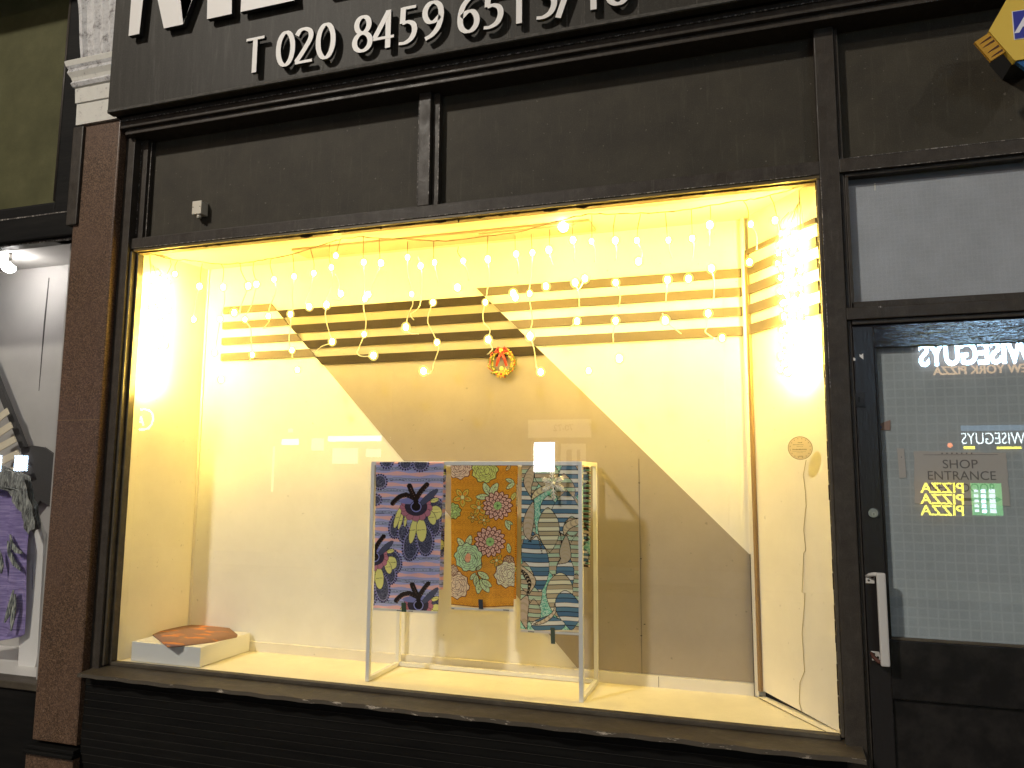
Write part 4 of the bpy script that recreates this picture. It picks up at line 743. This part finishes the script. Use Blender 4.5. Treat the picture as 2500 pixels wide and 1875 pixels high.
# snowflake
p = at(1350, 1182, .022); b = MB()
for k in range(6):
    an = math.pi/2+k*math.pi/3+.06; Ls = .040 if k % 3 else .052; dx, dz = math.cos(an), math.sin(an)
    b.tube([(p.x, p.y, p.z), (p.x+dx*Ls, p.y, p.z+dz*Ls)], .0024, 'snow_silver', 5)
    for fr in (.35, .55, .75):
        for sg in (-1, 1):
            a2 = an+sg*.75; l2 = .016*(1.15-fr*.55); q = (p.x+dx*Ls*fr, p.z+dz*Ls*fr); e = (q[0]+math.cos(a2)*l2, q[1]+math.sin(a2)*l2); b.tube([(q[0], p.y, q[1]), (e[0], p.y-.001, e[1])], .0018, 'snow_silver', 5)
    tip = [(p.x+dx*Ls*.8+math.cos(an+a_)*r_, p.y-.0005, p.z+dz*Ls*.8+math.sin(an+a_)*r_) for a_, r_ in ((0, .014), (1.3, .006), (math.pi, .005), (-1.3, .006))]; b.tube(tip, .0016, 'snow_silver', 4, True)
    an += math.pi/6; b.tube([(p.x, p.y, p.z), (p.x+math.cos(an)*.026, p.y, p.z+math.sin(an)*.026)], .0013, 'snow_silver', 5)
b.ball((p.x+.002, p.y-.002, p.z+.002), .007, 'snow_silver', 8, (1, .5, 1)); b.tube([(p.x, p.y, p.z+.05), (p.x-.001, p.y, .80)], .0004, 'rack_white', 4)
solo(b.build('snowflake_ornament'), 'silver openwork snowflake ornament hanging in front of the teal fabric', 'ornament')
# plinth box and folded cloth
b = MB(); bz = .073; f1 = atz(489, 1585, bz); f0 = atz(321, 1571, bz); bk = atz(629, 1536, bz); fy = .012; xr_ = at(489, 1600, fy).x; xl_ = at(321, 1590, fy).x
b.box(xl_, xr_, fy, BY-.014, .0, bz, 'box_white', .001)
solo(b.build('plinth_box'), 'low white plinth box in the left corner of the window', 'plinth')
pl = [(373, 1548), (392, 1541), (420, 1534), (455, 1529), (506, 1523), (522, 1517), (537, 1519), (560, 1535), (580, 1549), (578, 1553), (520, 1565), (434, 1576), (409, 1577), (392, 1564)]
b = MB(); Q = [atz(x, y, bz+.006) for x, y in pl]; n = len(Q); cx = sum(q.x for q in Q)/n; cy = sum(q.y for q in Q)/n
hts = [.002, .004, .005, .006, .009, .013, .010, .006, .003, .002, .002, .002, .003, .004]
vs = [(q.x, q.y, bz+.0006) for q in Q]+[(q.x, q.y, bz+.003+hh) for q, hh in zip(Q, hts)]+[(cx+(q.x-cx)*.55, cy+(q.y-cy)*.55, bz+.009+.2*hh) for q, hh in zip(Q, hts)]+[(cx, cy, bz+.010)]
fs = [(i, (i+1) % n, n+(i+1) % n, n+i) for i in range(n)]+[(n+i, n+(i+1) % n, 2*n+(i+1) % n, 2*n+i) for i in range(n)]+[(2*n+i, 2*n+(i+1) % n, 3*n) for i in range(n)]+[tuple(range(n))[::-1]]
b.raw(vs, fs, 'orange_cloth', True); solo(b.build('folded_cloth'), 'folded dusty pink and orange cloth lying on the white plinth box', 'cloth')
# wreath
p = at(1227, 886, .306); WR = thing('wreath', 'small red and gold Christmas wreath with a bow on the brown wall band', 'wreath', (p.x, p.y, p.z))
Rw = .047; b = MB(); bm_pts = [(p.x+Rw*math.cos(i*.2618), p.y+.004, p.z+Rw*math.sin(i*.2618)) for i in range(24)]; b.tube(bm_pts, .006, 'wr_green', 6, True)
for i in range(130):
    an = i*2*math.pi/130; rr = Rw+random.uniform(-.010, .011); q = (p.x+rr*math.cos(an), p.z+rr*math.sin(an)); d = an+1.57*(1 if math.cos(an) > 0 else -1)+random.uniform(-.7, .7)*(1 if i % 2 else -.6)
    ln = random.uniform(.009, .015); wd = .0034; yo = p.y-.004-random.uniform(0, .005); mt = ('wr_red', 'wr_green', 'wr_yellow', 'wr_pink', 'wr_green')[i % 5] if rr > Rw-.001 else ('wr_yellow', 'wr_cream', 'wr_green')[i % 3]
    ca, sa = math.cos(d), math.sin(d); b.raw([(q[0]-sa*wd, yo, q[1]+ca*wd), (q[0]+sa*wd, yo, q[1]-ca*wd), (q[0]+ca*ln, yo-.003, q[1]+sa*ln), (q[0], yo+.006, q[1])], [(0, 1, 2), (0, 2, 3), (1, 3, 2)], mt)
b.build('leaf_ring', WR)
b = MB()
for sg in (-1, 1):
    b.tube([(p.x, p.y-.009, p.z+Rw), (p.x+sg*.014, p.y-.016, p.z+Rw+.012), (p.x+sg*.027, p.y-.012, p.z+Rw-.003), (p.x, p.y-.009, p.z+Rw-.002)], .0058, 'wr_red', 6)
    b.tube([(p.x-.002, p.y-.010, p.z+Rw-.004), (p.x+sg*.012-.002, p.y-.010, p.z+.015), (p.x+sg*.021-.002, p.y-.008, p.z-.014)], [.0054, .0058, .0046], 'wr_red', 6)
b.build('bow', WR); b = MB()
for dx, dz in ((-.006, .004), (.003, .001), (-.004, -.004)): b.ball((p.x+dx, p.y-.017, p.z+Rw+dz), .0042, 'wr_cream', 8)
for k in range(22): b.ball((p.x+.018+random.uniform(-.009, .010), p.y-.010, p.z-.040+random.uniform(-.012, .018)), .0028, ('wr_yellow', 'wr_green', 'wr_cream')[k % 3], 6)
b.build('berries', WR); b = MB(); fx, fz_ = p.x+.0, p.z-.046
for k in range(7):
    an = k*2*math.pi/7; b.raw([(fx, p.y-.016, fz_), (fx+.010*math.cos(an-.4), p.y-.014, fz_+.010*math.sin(an-.4)), (fx+.018*math.cos(an), p.y-.013, fz_+.018*math.sin(an)), (fx+.010*math.cos(an+.4), p.y-.014, fz_+.010*math.sin(an+.4))], [(0, 1, 2, 3)], 'wr_orange')
b.ball((fx, p.y-.017, fz_), .0048, 'wr_red', 8, (1, .6, 1)); b.ball((fx, p.y-.013, fz_+.022), .0085, 'wr_cream', 8, (1, .5, 1)); b.build('flower', WR)
# round disc on the glass and the cable below it
p = at(1953.5, 1094, -.0035); T = thing('round_sticker', 'round cream sticker with small print on the right of the window glass', 'sticker', (p.x, p.y, p.z))
b = MB(); b.tube([(p.x+.0348*math.cos(i*.15708), -.0045, p.z+.0348*math.sin(i*.15708)) for i in range(40)], .0008, 'disc_ink', 5, True); b.raw([(p.x+.0346*math.cos(i*.15708), -.0045, p.z+.0346*math.sin(i*.15708)) for i in range(40)], [tuple(range(40))], 'disc_cream'); b.build('disc', T)
b = MB()
for k in range(16):
    an = k*2*math.pi/16+.2; b.disc((p.x+.029*math.cos(an), p.z+.029*math.sin(an)), .0013, -.0054, -.0051, 'disc_ink', 6)
for (dz, x0, x1, hh) in ((.017, -.006, .006, .003), (.0105, -.020, .010, .0022), (.0045, -.010, .008, .0016), (-.004, -.022, .016, .004), (-.0105, -.022, .014, .0012), (-.014, -.010, .006, .001), (-.025, -.008, .008, .003)):
    xx = x0
    while xx < x1: ww = random.uniform(.0012, .0026); b.box(p.x+xx, p.x+xx+ww, -.0054, -.0051, p.z+dz-hh/2, p.z+dz+hh/2*random.uniform(.3, 1), 'disc_ink'); xx += ww+.0012
b.build('print', T)
cab = [(1970, 1123), (1963, 1160), (1968, 1200), (1970, 1236), (1968, 1248), (1964, 1293), (1969, 1344), (1964, 1350), (1960, 1446), (1967, 1448), (1965, 1485), (1960, 1546), (1966, 1639), (1955, 1666), (1953, 1713), (1960, 1740)]
b = MB(); b.tube([swz(x, y)+Vector(nv*.003) for x, y in cab], .0009, 'grime', 5); solo(b.build('thin_cable'), 'thin wavy cable running down the right side wall of the window booth', 'cable')

# ------------------------------------------------------------------ alarm box, small box, pilaster
b = MB(); p = at(482, 508, -.038); T = thing('junction_box', 'small square beige junction box on the black panel above the window', 'junction box', (p.x, PY, p.z))
b.box(p.x-.024, p.x+.022, -.042, -.001, p.z-.026, p.z+.030, 'beige_plastic', .003); b.build('box', T)
b = MB(); b.tube([(p.x+.002, -.028, p.z-.026), (p.x+.002, -.028, p.z-.040)], .009, 'beige_plastic', 12); b.build('spout', T)
b = MB()
for dx in (-.018, .016): b.disc((p.x+dx, p.z+.004), .002, -.0435, -.042, 'screw', 8)
b.build('screw', T)
Ya = -.200; pv = at(2414, 75, Ya); s_ = .113; cxx, czz = pv.x+s_, pv.z
T = thing('alarm_box', 'yellow hexagonal alarm box with a blue badge high on the right panel', 'alarm box', (cxx, 0, czz))
hexp = lambda r_: [(cxx+r_*math.cos(math.pi*k/3), czz+r_*math.sin(math.pi*k/3)) for k in range(6)]
b = MB(); b.prism(hexp(s_), Ya, Ya+.022, 'alarm_yellow'); b.prism(hexp(s_*.55), Ya+.022, 0, 'dark_metal'); b.build('housing', T)
b = MB(); q = at(2472, 30, Ya); bx0 = q.x-.002; bz1 = q.z; b.box(bx0, bx0+.112, Ya-.0012, Ya-.0002, bz1-.082, bz1+.002, 'alarm_white'); b.box(bx0+.002, bx0+.11, Ya-.0024, Ya-.0013, bz1-.080, bz1, 'alarm_blue'); b.build('badge', T)
b = MB(); b.text('A', bx0+.004, bz1-.062, Ya-.0030, .078, 'alarm_white', .0005, bold=.0015, sx=1.1)
for v_i in range(len(b.v)): x_, y_, z_ = b.v[v_i]; b.v[v_i] = (x_+.12*(z_-bz1+.062), y_, z_)
b.build('badge_letter', T)
b = MB(); e0 = np.array((cxx-s_, czz)); e1 = np.array((cxx-s_/2, czz-s_*.866)); ev = (e1-e0)/np.linalg.norm(e1-e0); en = np.array((-.866, -.5))
c0 = e0+ev*.004; c1 = e0+ev*.076; b.prism([tuple(c0+en*.001), tuple(c1+en*.001), tuple(c1+en*.043), tuple(c0+en*.043)], Ya+.004, Ya+.014, 'alarm_amber')
for k in (.010, .024, .044, .060): q0 = e0+ev*(k+.004); b.prism([tuple(q0+en*.003), tuple(q0+ev*.006+en*.004), tuple(q0+ev*.004+en*.038), tuple(q0+ev*.002+en*.030)], Ya+.003, Ya+.0041, 'alarm_groove')
b.build('strobe_lens', T)
b = MB(); b.prism([(cxx-s_/2+.004, czz-s_*.866), (cxx+s_/2-.004, czz-s_*.866), (cxx+s_/2-.02, czz-s_*.866-.035), (cxx-s_/2+.03, czz-s_*.866-.03)], Ya+.005, Ya+.02, 'alarm_lens'); b.build('beacon', T)

PL = thing('pilaster', 'polished brown granite pilaster topped by a weathered white plaster corbel', 'pilaster', (-.18, 0, GZ))
b = MB(); b.box(-.292, -.075, -.10, .02, GZ+.42, 2.2215, 'granite', .004); b.box(-.0748, -.0712, -.0985, -.064, -.30, 2.17, 'granite'); zj = at(190, 1026, -.1).z; b.box(-.2925, -.0745, -.1006, -.0990, zj, zj+.0022, 'corner_brown'); b.build('shaft', PL)
b = MB(); gz = at(130, 1843, -.1).z
b.box(-.305, -.068, -.112, .02, GZ, gz, 'granite', .004); b.box(-.312, -.062, -.125, .02, gz, gz+.014, 'stall_paint', .004); b.box(-.305, -.066, -.115, .02, gz+.0142, gz+.030, 'stall_paint', .004); b.build('base', PL)
# corbel: profile in (out, z) swept across, wider at mouldings
b = MB(); rows_ = [(2.206, -.125, .000, 'plaster_clean'), (2.30, -.130, .000, 'plaster_clean'), (2.302, -.142, .004, 'plaster_clean'), (2.365, -.150, .006, 'plaster_clean'), (2.370, -.165, .014, 'plaster'), (2.385, -.178, .022, 'plaster'), (2.395, -.168, .016, 'plaster_clean'), (2.410, -.176, .022, 'plaster_clean'), (2.430, -.198, .036, 'plaster'), (2.445, -.192, .032, 'plaster'), (2.458, -.205, .042, 'plaster_clean'), (2.478, -.215, .050, 'plaster_clean'), (2.486, -.200, .040, 'plaster')]
for (z0, y0, w0, mt), (z1, y1, w1, _) in zip(rows_, rows_[1:]):
    XL = -.305; XR = -.083; vs = []
    for z, y, w_ in ((z0+.016, -.1+(y0+.1)*.52, w0*.8), (z1+.016, -.1+(y1+.1)*.52, w1*.8)): vs += [(XL-w_, .0, z), (XL-w_, y, z), (XR, y, z), (XR, .0, z)]
    b.raw(vs, [(0, 4, 5, 1), (1, 5, 6, 2), (2, 6, 7, 3)], mt)
b.raw([(-.337, 0, 2.502), (-.337, -.152, 2.502), (-.083, -.152, 2.502), (-.083, 0, 2.502)], [(0, 3, 2, 1)], 'plaster'); b.raw([(-.305, 0, 2.222), (-.305, -.113, 2.222), (-.083, -.113, 2.222), (-.083, 0, 2.222)], [(0, 1, 2, 3)], 'plaster')
b.build('corbel_block', PL)
b = MB(); nz = 26; prof = []
xs = [(-.303, 0), (-.291, .012), (-.276, .012), (-.262, .0), (-.240, -.004), (-.218, .006), (-.196, -.004), (-.172, .007), (-.152, -.002), (-.132, .008), (-.114, .0), (-.100, .009), (-.083, .004)]
for i in range(nz):
    tt = i/(nz-1); z = 2.503+.50*tt; y = -.112-.025*tt-.02*tt**2-.004*math.sin(tt*9); wx = .055*tt**1.2
    prof.append([(-.303-wx, .0, z)]+[(x-wx*(1-(x+.303)/.220), y-o, z) for x, o in xs]+[(-.083, .0, z)])
vs = [q for r_ in prof for q in r_]; W_ = len(prof[0]); b.raw(vs, [(i*W_+k, (i+1)*W_+k, (i+1)*W_+k+1, i*W_+k+1) for i in range(nz-1) for k in range(W_-1)], 'plaster', False); b.build('scroll_bracket', PL)

# ------------------------------------------------------------------ neighbouring shop on the left
NS = thing('neighbour_shopfront', 'neighbouring shopfront with an olive panel over a brightly lit window', 'shopfront', (-1.4, 0, GZ))
NY_ = -.03; zr = 1.925; zq = at(0, 548, NY_).z; zg = at(80, 600, NY_).z
b = MB(); b.box(-3.6, -.30, .0, .02, zr-.02, 3.4, 'olive_panel'); b.build('panel', NS)
b = MB(); b.box(-3.6, -.30, -.33, -.05, 3.02, 3.4, 'stall_paint'); b.build('fascia_board', NS)
b = MB(); pq = at(172, 400, -.112); pr = at(197, 400, -.112); b.box(pq.x, pr.x, -.113, -.056, at(180, 548, -.112).z, 2.215, 'black_paint', .006); b.box(-.462, -.30, -.055, .0, zg, 3.0, 'stall_paint', .01); b.tube([(-.466, -.045, zr), (-.466, -.045, 2.98)], .010, 'black_paint', 10); b.build('corner_post', NS)
b = MB(); b.box(-3.6, -.462, -.045, .02, zq+.002, zr, 'stall_paint', .012); b.build('upper_rail', NS)
b = MB(); b.box(-3.6, -.30, -.075, .02, zg+.012, zq, 'stall_paint', .006); b.box(-3.6, -.30, -.0765, -.06, zq-.004, zq+.001, 'worn_edge'); b.box(-3.6, -.30, -.055, .0, zg, zg+.011, 'black_paint', .002); b.box(-3.6, -.3, -.0565, -.05, zg+.0008, zg+.004, 'worn_edge'); b.build('window_head', NS)
zs = at(45, 1658, NY_).z
b = MB(); b.box(-3.6, -.30, -.06, .02, zs-.03, zs, 'sill_paint', .004); b.build('sill', NS)
b = MB(); b.box(-3.6, -.30, -.045, .02, GZ, zs-.031, 'stall_paint'); b.build('stall_riser', NS)
b = MB(); b.raw([(-3.6, -.02, zs), (-.30, -.02, zs), (-.30, -.02, zg), (-3.6, -.02, zg)], [(0, 1, 2, 3)], 'clear_glass'); b.build('window_pane', NS)
NBY = .42
b = MB(); b.box(-3.6, -.30, NBY, NBY+.02, zs-.02, 1.93, 'nb_wall'); q = at(118, 700, NBY); b.prism([(q.x, 1.74), (q.x+.003, 1.74), (q.x-.004, 1.15), (q.x-.008, 1.5)], NBY-.003, NBY-.0005, 'nb_dark'); b.build('back_wall', NS)
b = MB(); b.box(-3.6, -.30, -.015, NBY, 1.80, 1.82, 'nb_wall'); b.build('booth_ceiling', NS)
b = MB(); b.box(-3.6, -.30, -.015, NBY, zs-.02, zs-.004, 'nb_floor'); b.build('booth_floor', NS)
b = MB(); b.box(-.40, -.385, -.01, NBY, zs-.004, 1.80, 'nb_wall'); b.build('side_wall', NS)
b = MB(); b.prism(mkn([(-30, 880), (5, 965), (58, 1095), (70, 1090), (10, 940), (-25, 850)], .38), .36, .38, 'nb_dark'); b.prism(mkn([(58, 1095), (84, 1088), (112, 1092), (138, 1110), (128, 1236), (104, 1222), (86, 1245), (62, 1228)], .40), .385, .40, 'nb_dark'); b.build('dark_board', NS)
b = MB()
for k in range(5): y_ = 1000+k*34; b.prism(mkn([(-20, y_+26), (18+k*9, y_-4), (24+k*9, y_+10), (-20, y_+46)], .33), .325, .33, 'cream_stripe')
solo(b.build('striped_board'), 'cream slanted stripes on a board in the neighbouring lit window', 'striped board')
for i, (px, py, rr) in enumerate(((8, 640, .035), (22, 655, .03), (-10, 612, .03))):
    p = at(px, py, .18); T = thing('spot_lamp', ('bright spot lamp with a glare at the top left edge', 'bright spot lamp just right of the first under the neighbouring window ceiling', 'bright spot lamp highest up, cut by the left edge of the photo')[i], 'lamp', (p.x, p.y, p.z), 'spot lamps in the neighbouring window')
    b = MB(); b.ball(p, rr, 'nb_lamp', 14, (1, 1, .7)); b.build('bulb', T); b = MB(); b.tube([(p.x, p.y, p.z+rr*.6), (p.x, p.y, 1.80)], .01, 'steel', 8); b.build('stem', T)
b = MB(); b.prism(mkn([(83, 1225), (112, 1310), (96, 1600), (88, 1640), (48, 1640), (66, 1300)], .16), .15, .165, 'nb_white')
solo(b.build('white_board'), 'tall white board with a pointed top beside the purple dress', 'board')
T = thing('purple_dress', 'purple draped dress with a grey feather print hanging in the neighbouring window', 'dress', (at(20, 1550, .12).x, .12, at(20, 1550, .12).z))
def drape(pl, Y, mt, par, name, amp=.008, fr=60):
    P = mkn(pl, Y); b = MB(); xs_ = [q[0] for q in P]; zs_ = [q[1] for q in P]; nx_, nz_ = 26, 40; n_ = len(P)
    zmin, zmax = min(zs_), max(zs_); vs = []
    for j in range(nz_):
        z = zmin+(zmax-zmin)*(j+.001)/(nz_-.998); X = []
        for i in range(n_):
            (xa, za), (xb, zb_) = P[i], P[(i+1) % n_]
            if (za > z) != (zb_ > z): X.append(xa+(xb-xa)*(z-za)/(zb_-za))
        x0_, x1_ = (min(X), max(X)) if X else (xs_[0], xs_[0]+.001)
        for i in range(nx_): x = x0_+(x1_-x0_)*i/(nx_-1); vs.append((x, Y-amp*math.sin(x*fr+z*5)-amp*.5*math.sin(x*fr*2.3-z*9), z))
    b.raw(vs, [(j*nx_+i, j*nx_+i+1, (j+1)*nx_+i+1, (j+1)*nx_+i) for j in range(nz_-1) for i in range(nx_-1)], mt, True)
    vb = [(x, y+.03, z) for x, y, z in vs]; b.raw(vb, [(j*nx_+i, (j+1)*nx_+i, (j+1)*nx_+i+1, j*nx_+i+1) for j in range(nz_-1) for i in range(nx_-1)], mt, True); return b.build(name, par)
drape([(-120, 1185), (20, 1190), (62, 1260), (72, 1330), (62, 1480), (55, 1552), (35, 1555), (32, 1562), (-120, 1575)], .12, 'purple_cloth', T, 'skirt')
def band_(P, w_, Y, mt, mb):
    Q = [np.array(q) for q in mkn(P, Y)]
    for i in range(len(Q)-1):
        d = (Q[i+1]-Q[i]); d /= np.linalg.norm(d); nn = np.array((-d[1], d[0])); a_ = w_*(.35+math.sin(math.pi*i/(len(Q)-1))); c_ = w_*(.35+math.sin(math.pi*(i+1)/(len(Q)-1))); mb.prism([tuple(Q[i]+nn*a_), tuple(Q[i+1]+nn*c_), tuple(Q[i+1]-nn*c_), tuple(Q[i]-nn*a_)], Y-.004-.0003*i, Y, mt)
b = MB()
for P in ([(20, 1320), (24, 1350), (36, 1375), (52, 1392)], [(26, 1305), (30, 1330), (42, 1345), (56, 1350)], [(34, 1440), (28, 1470), (20, 1500), (12, 1520)], [(38, 1450), (36, 1480), (32, 1510), (28, 1540)], [(-2, 1340), (2, 1360), (6, 1380), (4, 1400)]): band_(P, .009, .100, 'feather_grey', b)
b.build('feather_print', T)
drape([(-60, 1120), (30, 1150), (62, 1165), (85, 1290), (72, 1295), (68, 1305), (50, 1255), (15, 1195), (-60, 1190)], .085, 'scarf_grey', T, 'bodice', .006, 90)

# ------------------------------------------------------------------ the street opposite (seen as reflections in the glass)
OY = -10.0
def rp(px, py, D=10.0): p = at(px, py, D); return p.x, p.z      # place in the mirror image -> same x, z on the far side
OB = thing('restaurant_building', 'dark brick pizza restaurant across the road with a bright white name sign', 'building', (5, OY, GZ))
b = MB(); b.box(2.0, 11, OY-.3, OY-.02, GZ, 8, 'opp_brick'); b.build('wall', OB)
xe, ze = rp(2243, 896); xs0, _ = rp(2483, 896)
b = MB(); b.text('WISEGUYS', xe+(xs0-xe)*8/6.75, ze+.01, OY+.06, .46, 'sign_white', .05, facing=-1, sx=.62, bold=.010); bx = [v_[0] for v_ in b.v]; k_ = ((xs0-xe)*8/6.9)/(max(bx)-min(bx)); b.v = [(xe+(v_[0]-min(bx))*k_, v_[1], v_[2]) for v_ in b.v]; b.build('name_sign', OB)
x0_, z0_ = rp(2276, 915); x1_, _ = rp(2500, 907)
b = MB(); b.text('NEW YORK PIZZA', 0, z0_-.01, OY+.05, .17, 'sign_gold', .02, facing=-1, bold=.004); bx = [v_[0] for v_ in b.v]; k_ = 1.32/(max(bx)-min(bx)); b.v = [(x0_+(v_[0]-min(bx))*k_, v_[1], v_[2]) for v_ in b.v]; b.build('tagline_sign', OB)
for yb_ in (1202, 1229, 1256):
    xa, za = rp(2243, yb_); xb, _ = rp(2347, yb_); b = MB(); b.text('PIZZA', 0, za, OY+.12, .205, 'neon_yellow', .012, facing=-1, bold=.002); bx = [v_[0] for v_ in b.v]; k_ = (xb-xa)/(max(bx)-min(bx)); b.v = [(xa+(v_[0]-min(bx))*k_, v_[1], v_[2]) for v_ in b.v]; b.build('neon_word', OB)
xa, za = rp(2370, 1257); xb, zb_ = rp(2438, 1180); b = MB(); b.box(xa, xb, OY+.06, OY+.09, za, zb_, 'menu_green')
for k in range(5):
    zz = za+(zb_-za)*(.08+.155*k); b.box(xa+.22, xa+.29, OY+.091, OY+.10, zz, zz+.05, 'menu_white'); b.box(xa+.12, xa+.17, OY+.091, OY+.10, zz, zz+.045, 'cold_window'); b.box(xa+.03, xa+.08, OY+.091, OY+.10, zz+.01, zz+.045, 'menu_white')
b.build('menu_board', OB)
xa, za = rp(2346, 1085); xb, zb_ = rp(2497, 1056); b = MB(); b.text('WISEGUYS', 0, za, OY+.04, .24, 'neon_white', .01, facing=-1, bold=-.004); bx = [v_[0] for v_ in b.v]; k_ = (xb-xa)/(max(bx)-min(bx)); b.v = [(xa+(v_[0]-min(bx))*k_, v_[1], v_[2]) for v_ in b.v]; b.build('window_neon', OB)
b = MB(); b.box(xa, xb, OY+.0, OY+.02, za-.05, za+.26, 'dark_metal'); b.build('window_back', OB)
mat('pale_glow', (.2, .3, .4), .6, .3, 0, (.35, .6, .9), 1.6); b = MB(); b.box(xa, xb+.2, OY+.021, OY+.03, za+.19, za+.27, 'pale_glow'); b.box(xa+.02, xa+.16, OY+.03, OY+.04, za-.07, za-.03, 'neon_yellow'); b.box(xb-.35, xb-.05, OY+.03, OY+.04, za-.07, za-.04, 'neon_yellow'); b.build('window_light', OB)
xa, za = rp(2314, 1088); b = MB(); b.ball((xa, OY+.1, za), .035, 'orange_lamp', 8); b.build('lamp', OB)
OC = thing('terrace_building', 'rendered terrace building across the road with a numbered doorway', 'building', (-2, OY, GZ))
b = MB(); b.box(-16, 1.98, OY-.3, OY-.02, GZ, 7.5, 'opp_brick'); b.build('wall', OC)
xa, za = rp(1290, 1070); xb, zb_ = rp(1445, 1022); b = MB(); b.box(xa, xb, OY-.019, OY+.03, za, zb_, 'opp_frame'); mat('door_sign', (.5, .45, .42), .7, .3, 0, (1, .85, .8), .8); b.box(xa+.01, xb-.01, OY+.0305, OY+.035, za+.01, zb_-.01, 'door_sign'); b.build('number_board', OC)
xa, za = rp(1357, 1052); xb, _ = rp(1401, 1052); b = MB(); b.text('70-72', xb, za, OY+.036, .15, 'dark_metal', .004, facing=-1); b.build('house_number', OC)
xa, za = rp(1304, 1152); xb, zb_ = rp(1354, 1080); b = MB(); b.box(xa-.06, xb+.06, OY-.018, OY+.0, za-.08, zb_+.03, 'opp_frame'); b.box(xa, xb, OY+.001, OY+.02, za, zb_, 'lit_window'); b.build('lit_pane', OC)
xa, za = rp(1370, 1230); xb, zb_ = rp(1430, 1083); b = MB()
for x_0, x_1 in ((xa, xa+.09), (xb-.09, xb), (xa+.19, xa+.27)): b.box(x_0, x_1, OY-.018, OY+.01, za, zb_, 'door_sign')
b.box(xa+.091, xb-.091, OY-.017, OY+.008, zb_-.1, zb_, 'door_sign'); b.build('doorway', OC)
for (px0, py0, px1, py1, mt) in ((803, 1078, 955, 1064, 'strip_tube'), (690, 1086, 730, 1072, 'strip_tube'), (762, 1100, 792, 1070, 'lit_soft'), (664, 1200, 672, 1090, 'lit_soft'), (813, 1132, 875, 1094, 'lit_soft'), (895, 1116, 950, 1096, 'lit_soft'), (706, 1056, 716, 1047, 'lit_soft')):
    xa, za = rp(px0, py0); xb, zb_ = rp(px1, py1); b = MB(); b.box(xa, xb, OY+.0, OY+.03, za, zb_, mt); b.build('shop_light', OC)
xa, za = rp(315, 1050); xb, zb_ = rp(385, 1000); b = MB(); cz_ = (za+zb_)/2; hh = (zb_-za)/2; P = [(xa, OY+.1, cz_-hh), (xb-hh, OY+.1, cz_-hh)]+[(xb-hh+hh*math.sin(a_), OY+.1, cz_-hh*math.cos(a_)) for a_ in (.5, 1, 1.57, 2.1, 2.6)]+[(xb-hh, OY+.1, cz_+hh), (xa, OY+.1, cz_+hh)]
b.tube(P, .018, 'neon_pink', 6); b.text('AO', xb-.22, cz_-.13, OY+.1, .30, 'neon_pink', .01, facing=-1); b.build('neon_outline', OC)
for px0, px1 in ((-20, 10), (40, 74)):
    xa, za = rp(px0, 1150, 10); xb, zb_ = rp(px1, 1112, 10); b = MB(); b.box(xa, xb, OY+.0, OY+.03, za, zb_, 'cold_window'); b.build('lit_pane', OC)
# street lamps across the road
def lamp(x, y, z, power, label, rad):
    T = thing('street_lamp', label, 'street lamp', (x, y, GZ), 'street lamps across the road')
    b = MB(); b.tube([(x, y-.8, GZ), (x, y-.8, z-.5), (x, y-.7, z), (x, y-.25, z+.15)], [.09, .06, .05, .045], 'dark_metal', 10); b.build('pole', T)
    b = MB(); b.box(x-.14, x+.14, y-.3, y+.3, z+.10, z+.17, 'dark_metal', .02); b.build('head', T)
    ld = bpy.data.lights.new('street_light', 'POINT'); ld.energy = power; ld.shadow_soft_size = rad; ld.color = (1.0, .93, .82); lo = bpy.data.objects.new('street_light', ld); C.objects.link(lo); lo.parent = T; lo.location = (0, 0, z-.05-GZ)
tx, tz = 1.3, 2.1
lamp(tx-.58*8.6, -8.6, tz+.70*8.6, LAMP_MAIN, 'nearer street lamp with a bright warm head on a dark pole', .36)
lamp(tx+.9*9.0, -8.9, tz+.42*9.0, LAMP_SIDE, 'farther street lamp to the right with a dimmer head', .15)
# neighbour booth fill comes from its own spot lamps
for o in ROOTS:
    if '_o' in o: del o['_o']
for o in list(bpy.data.objects):
    if '_o' in o: del o['_o']
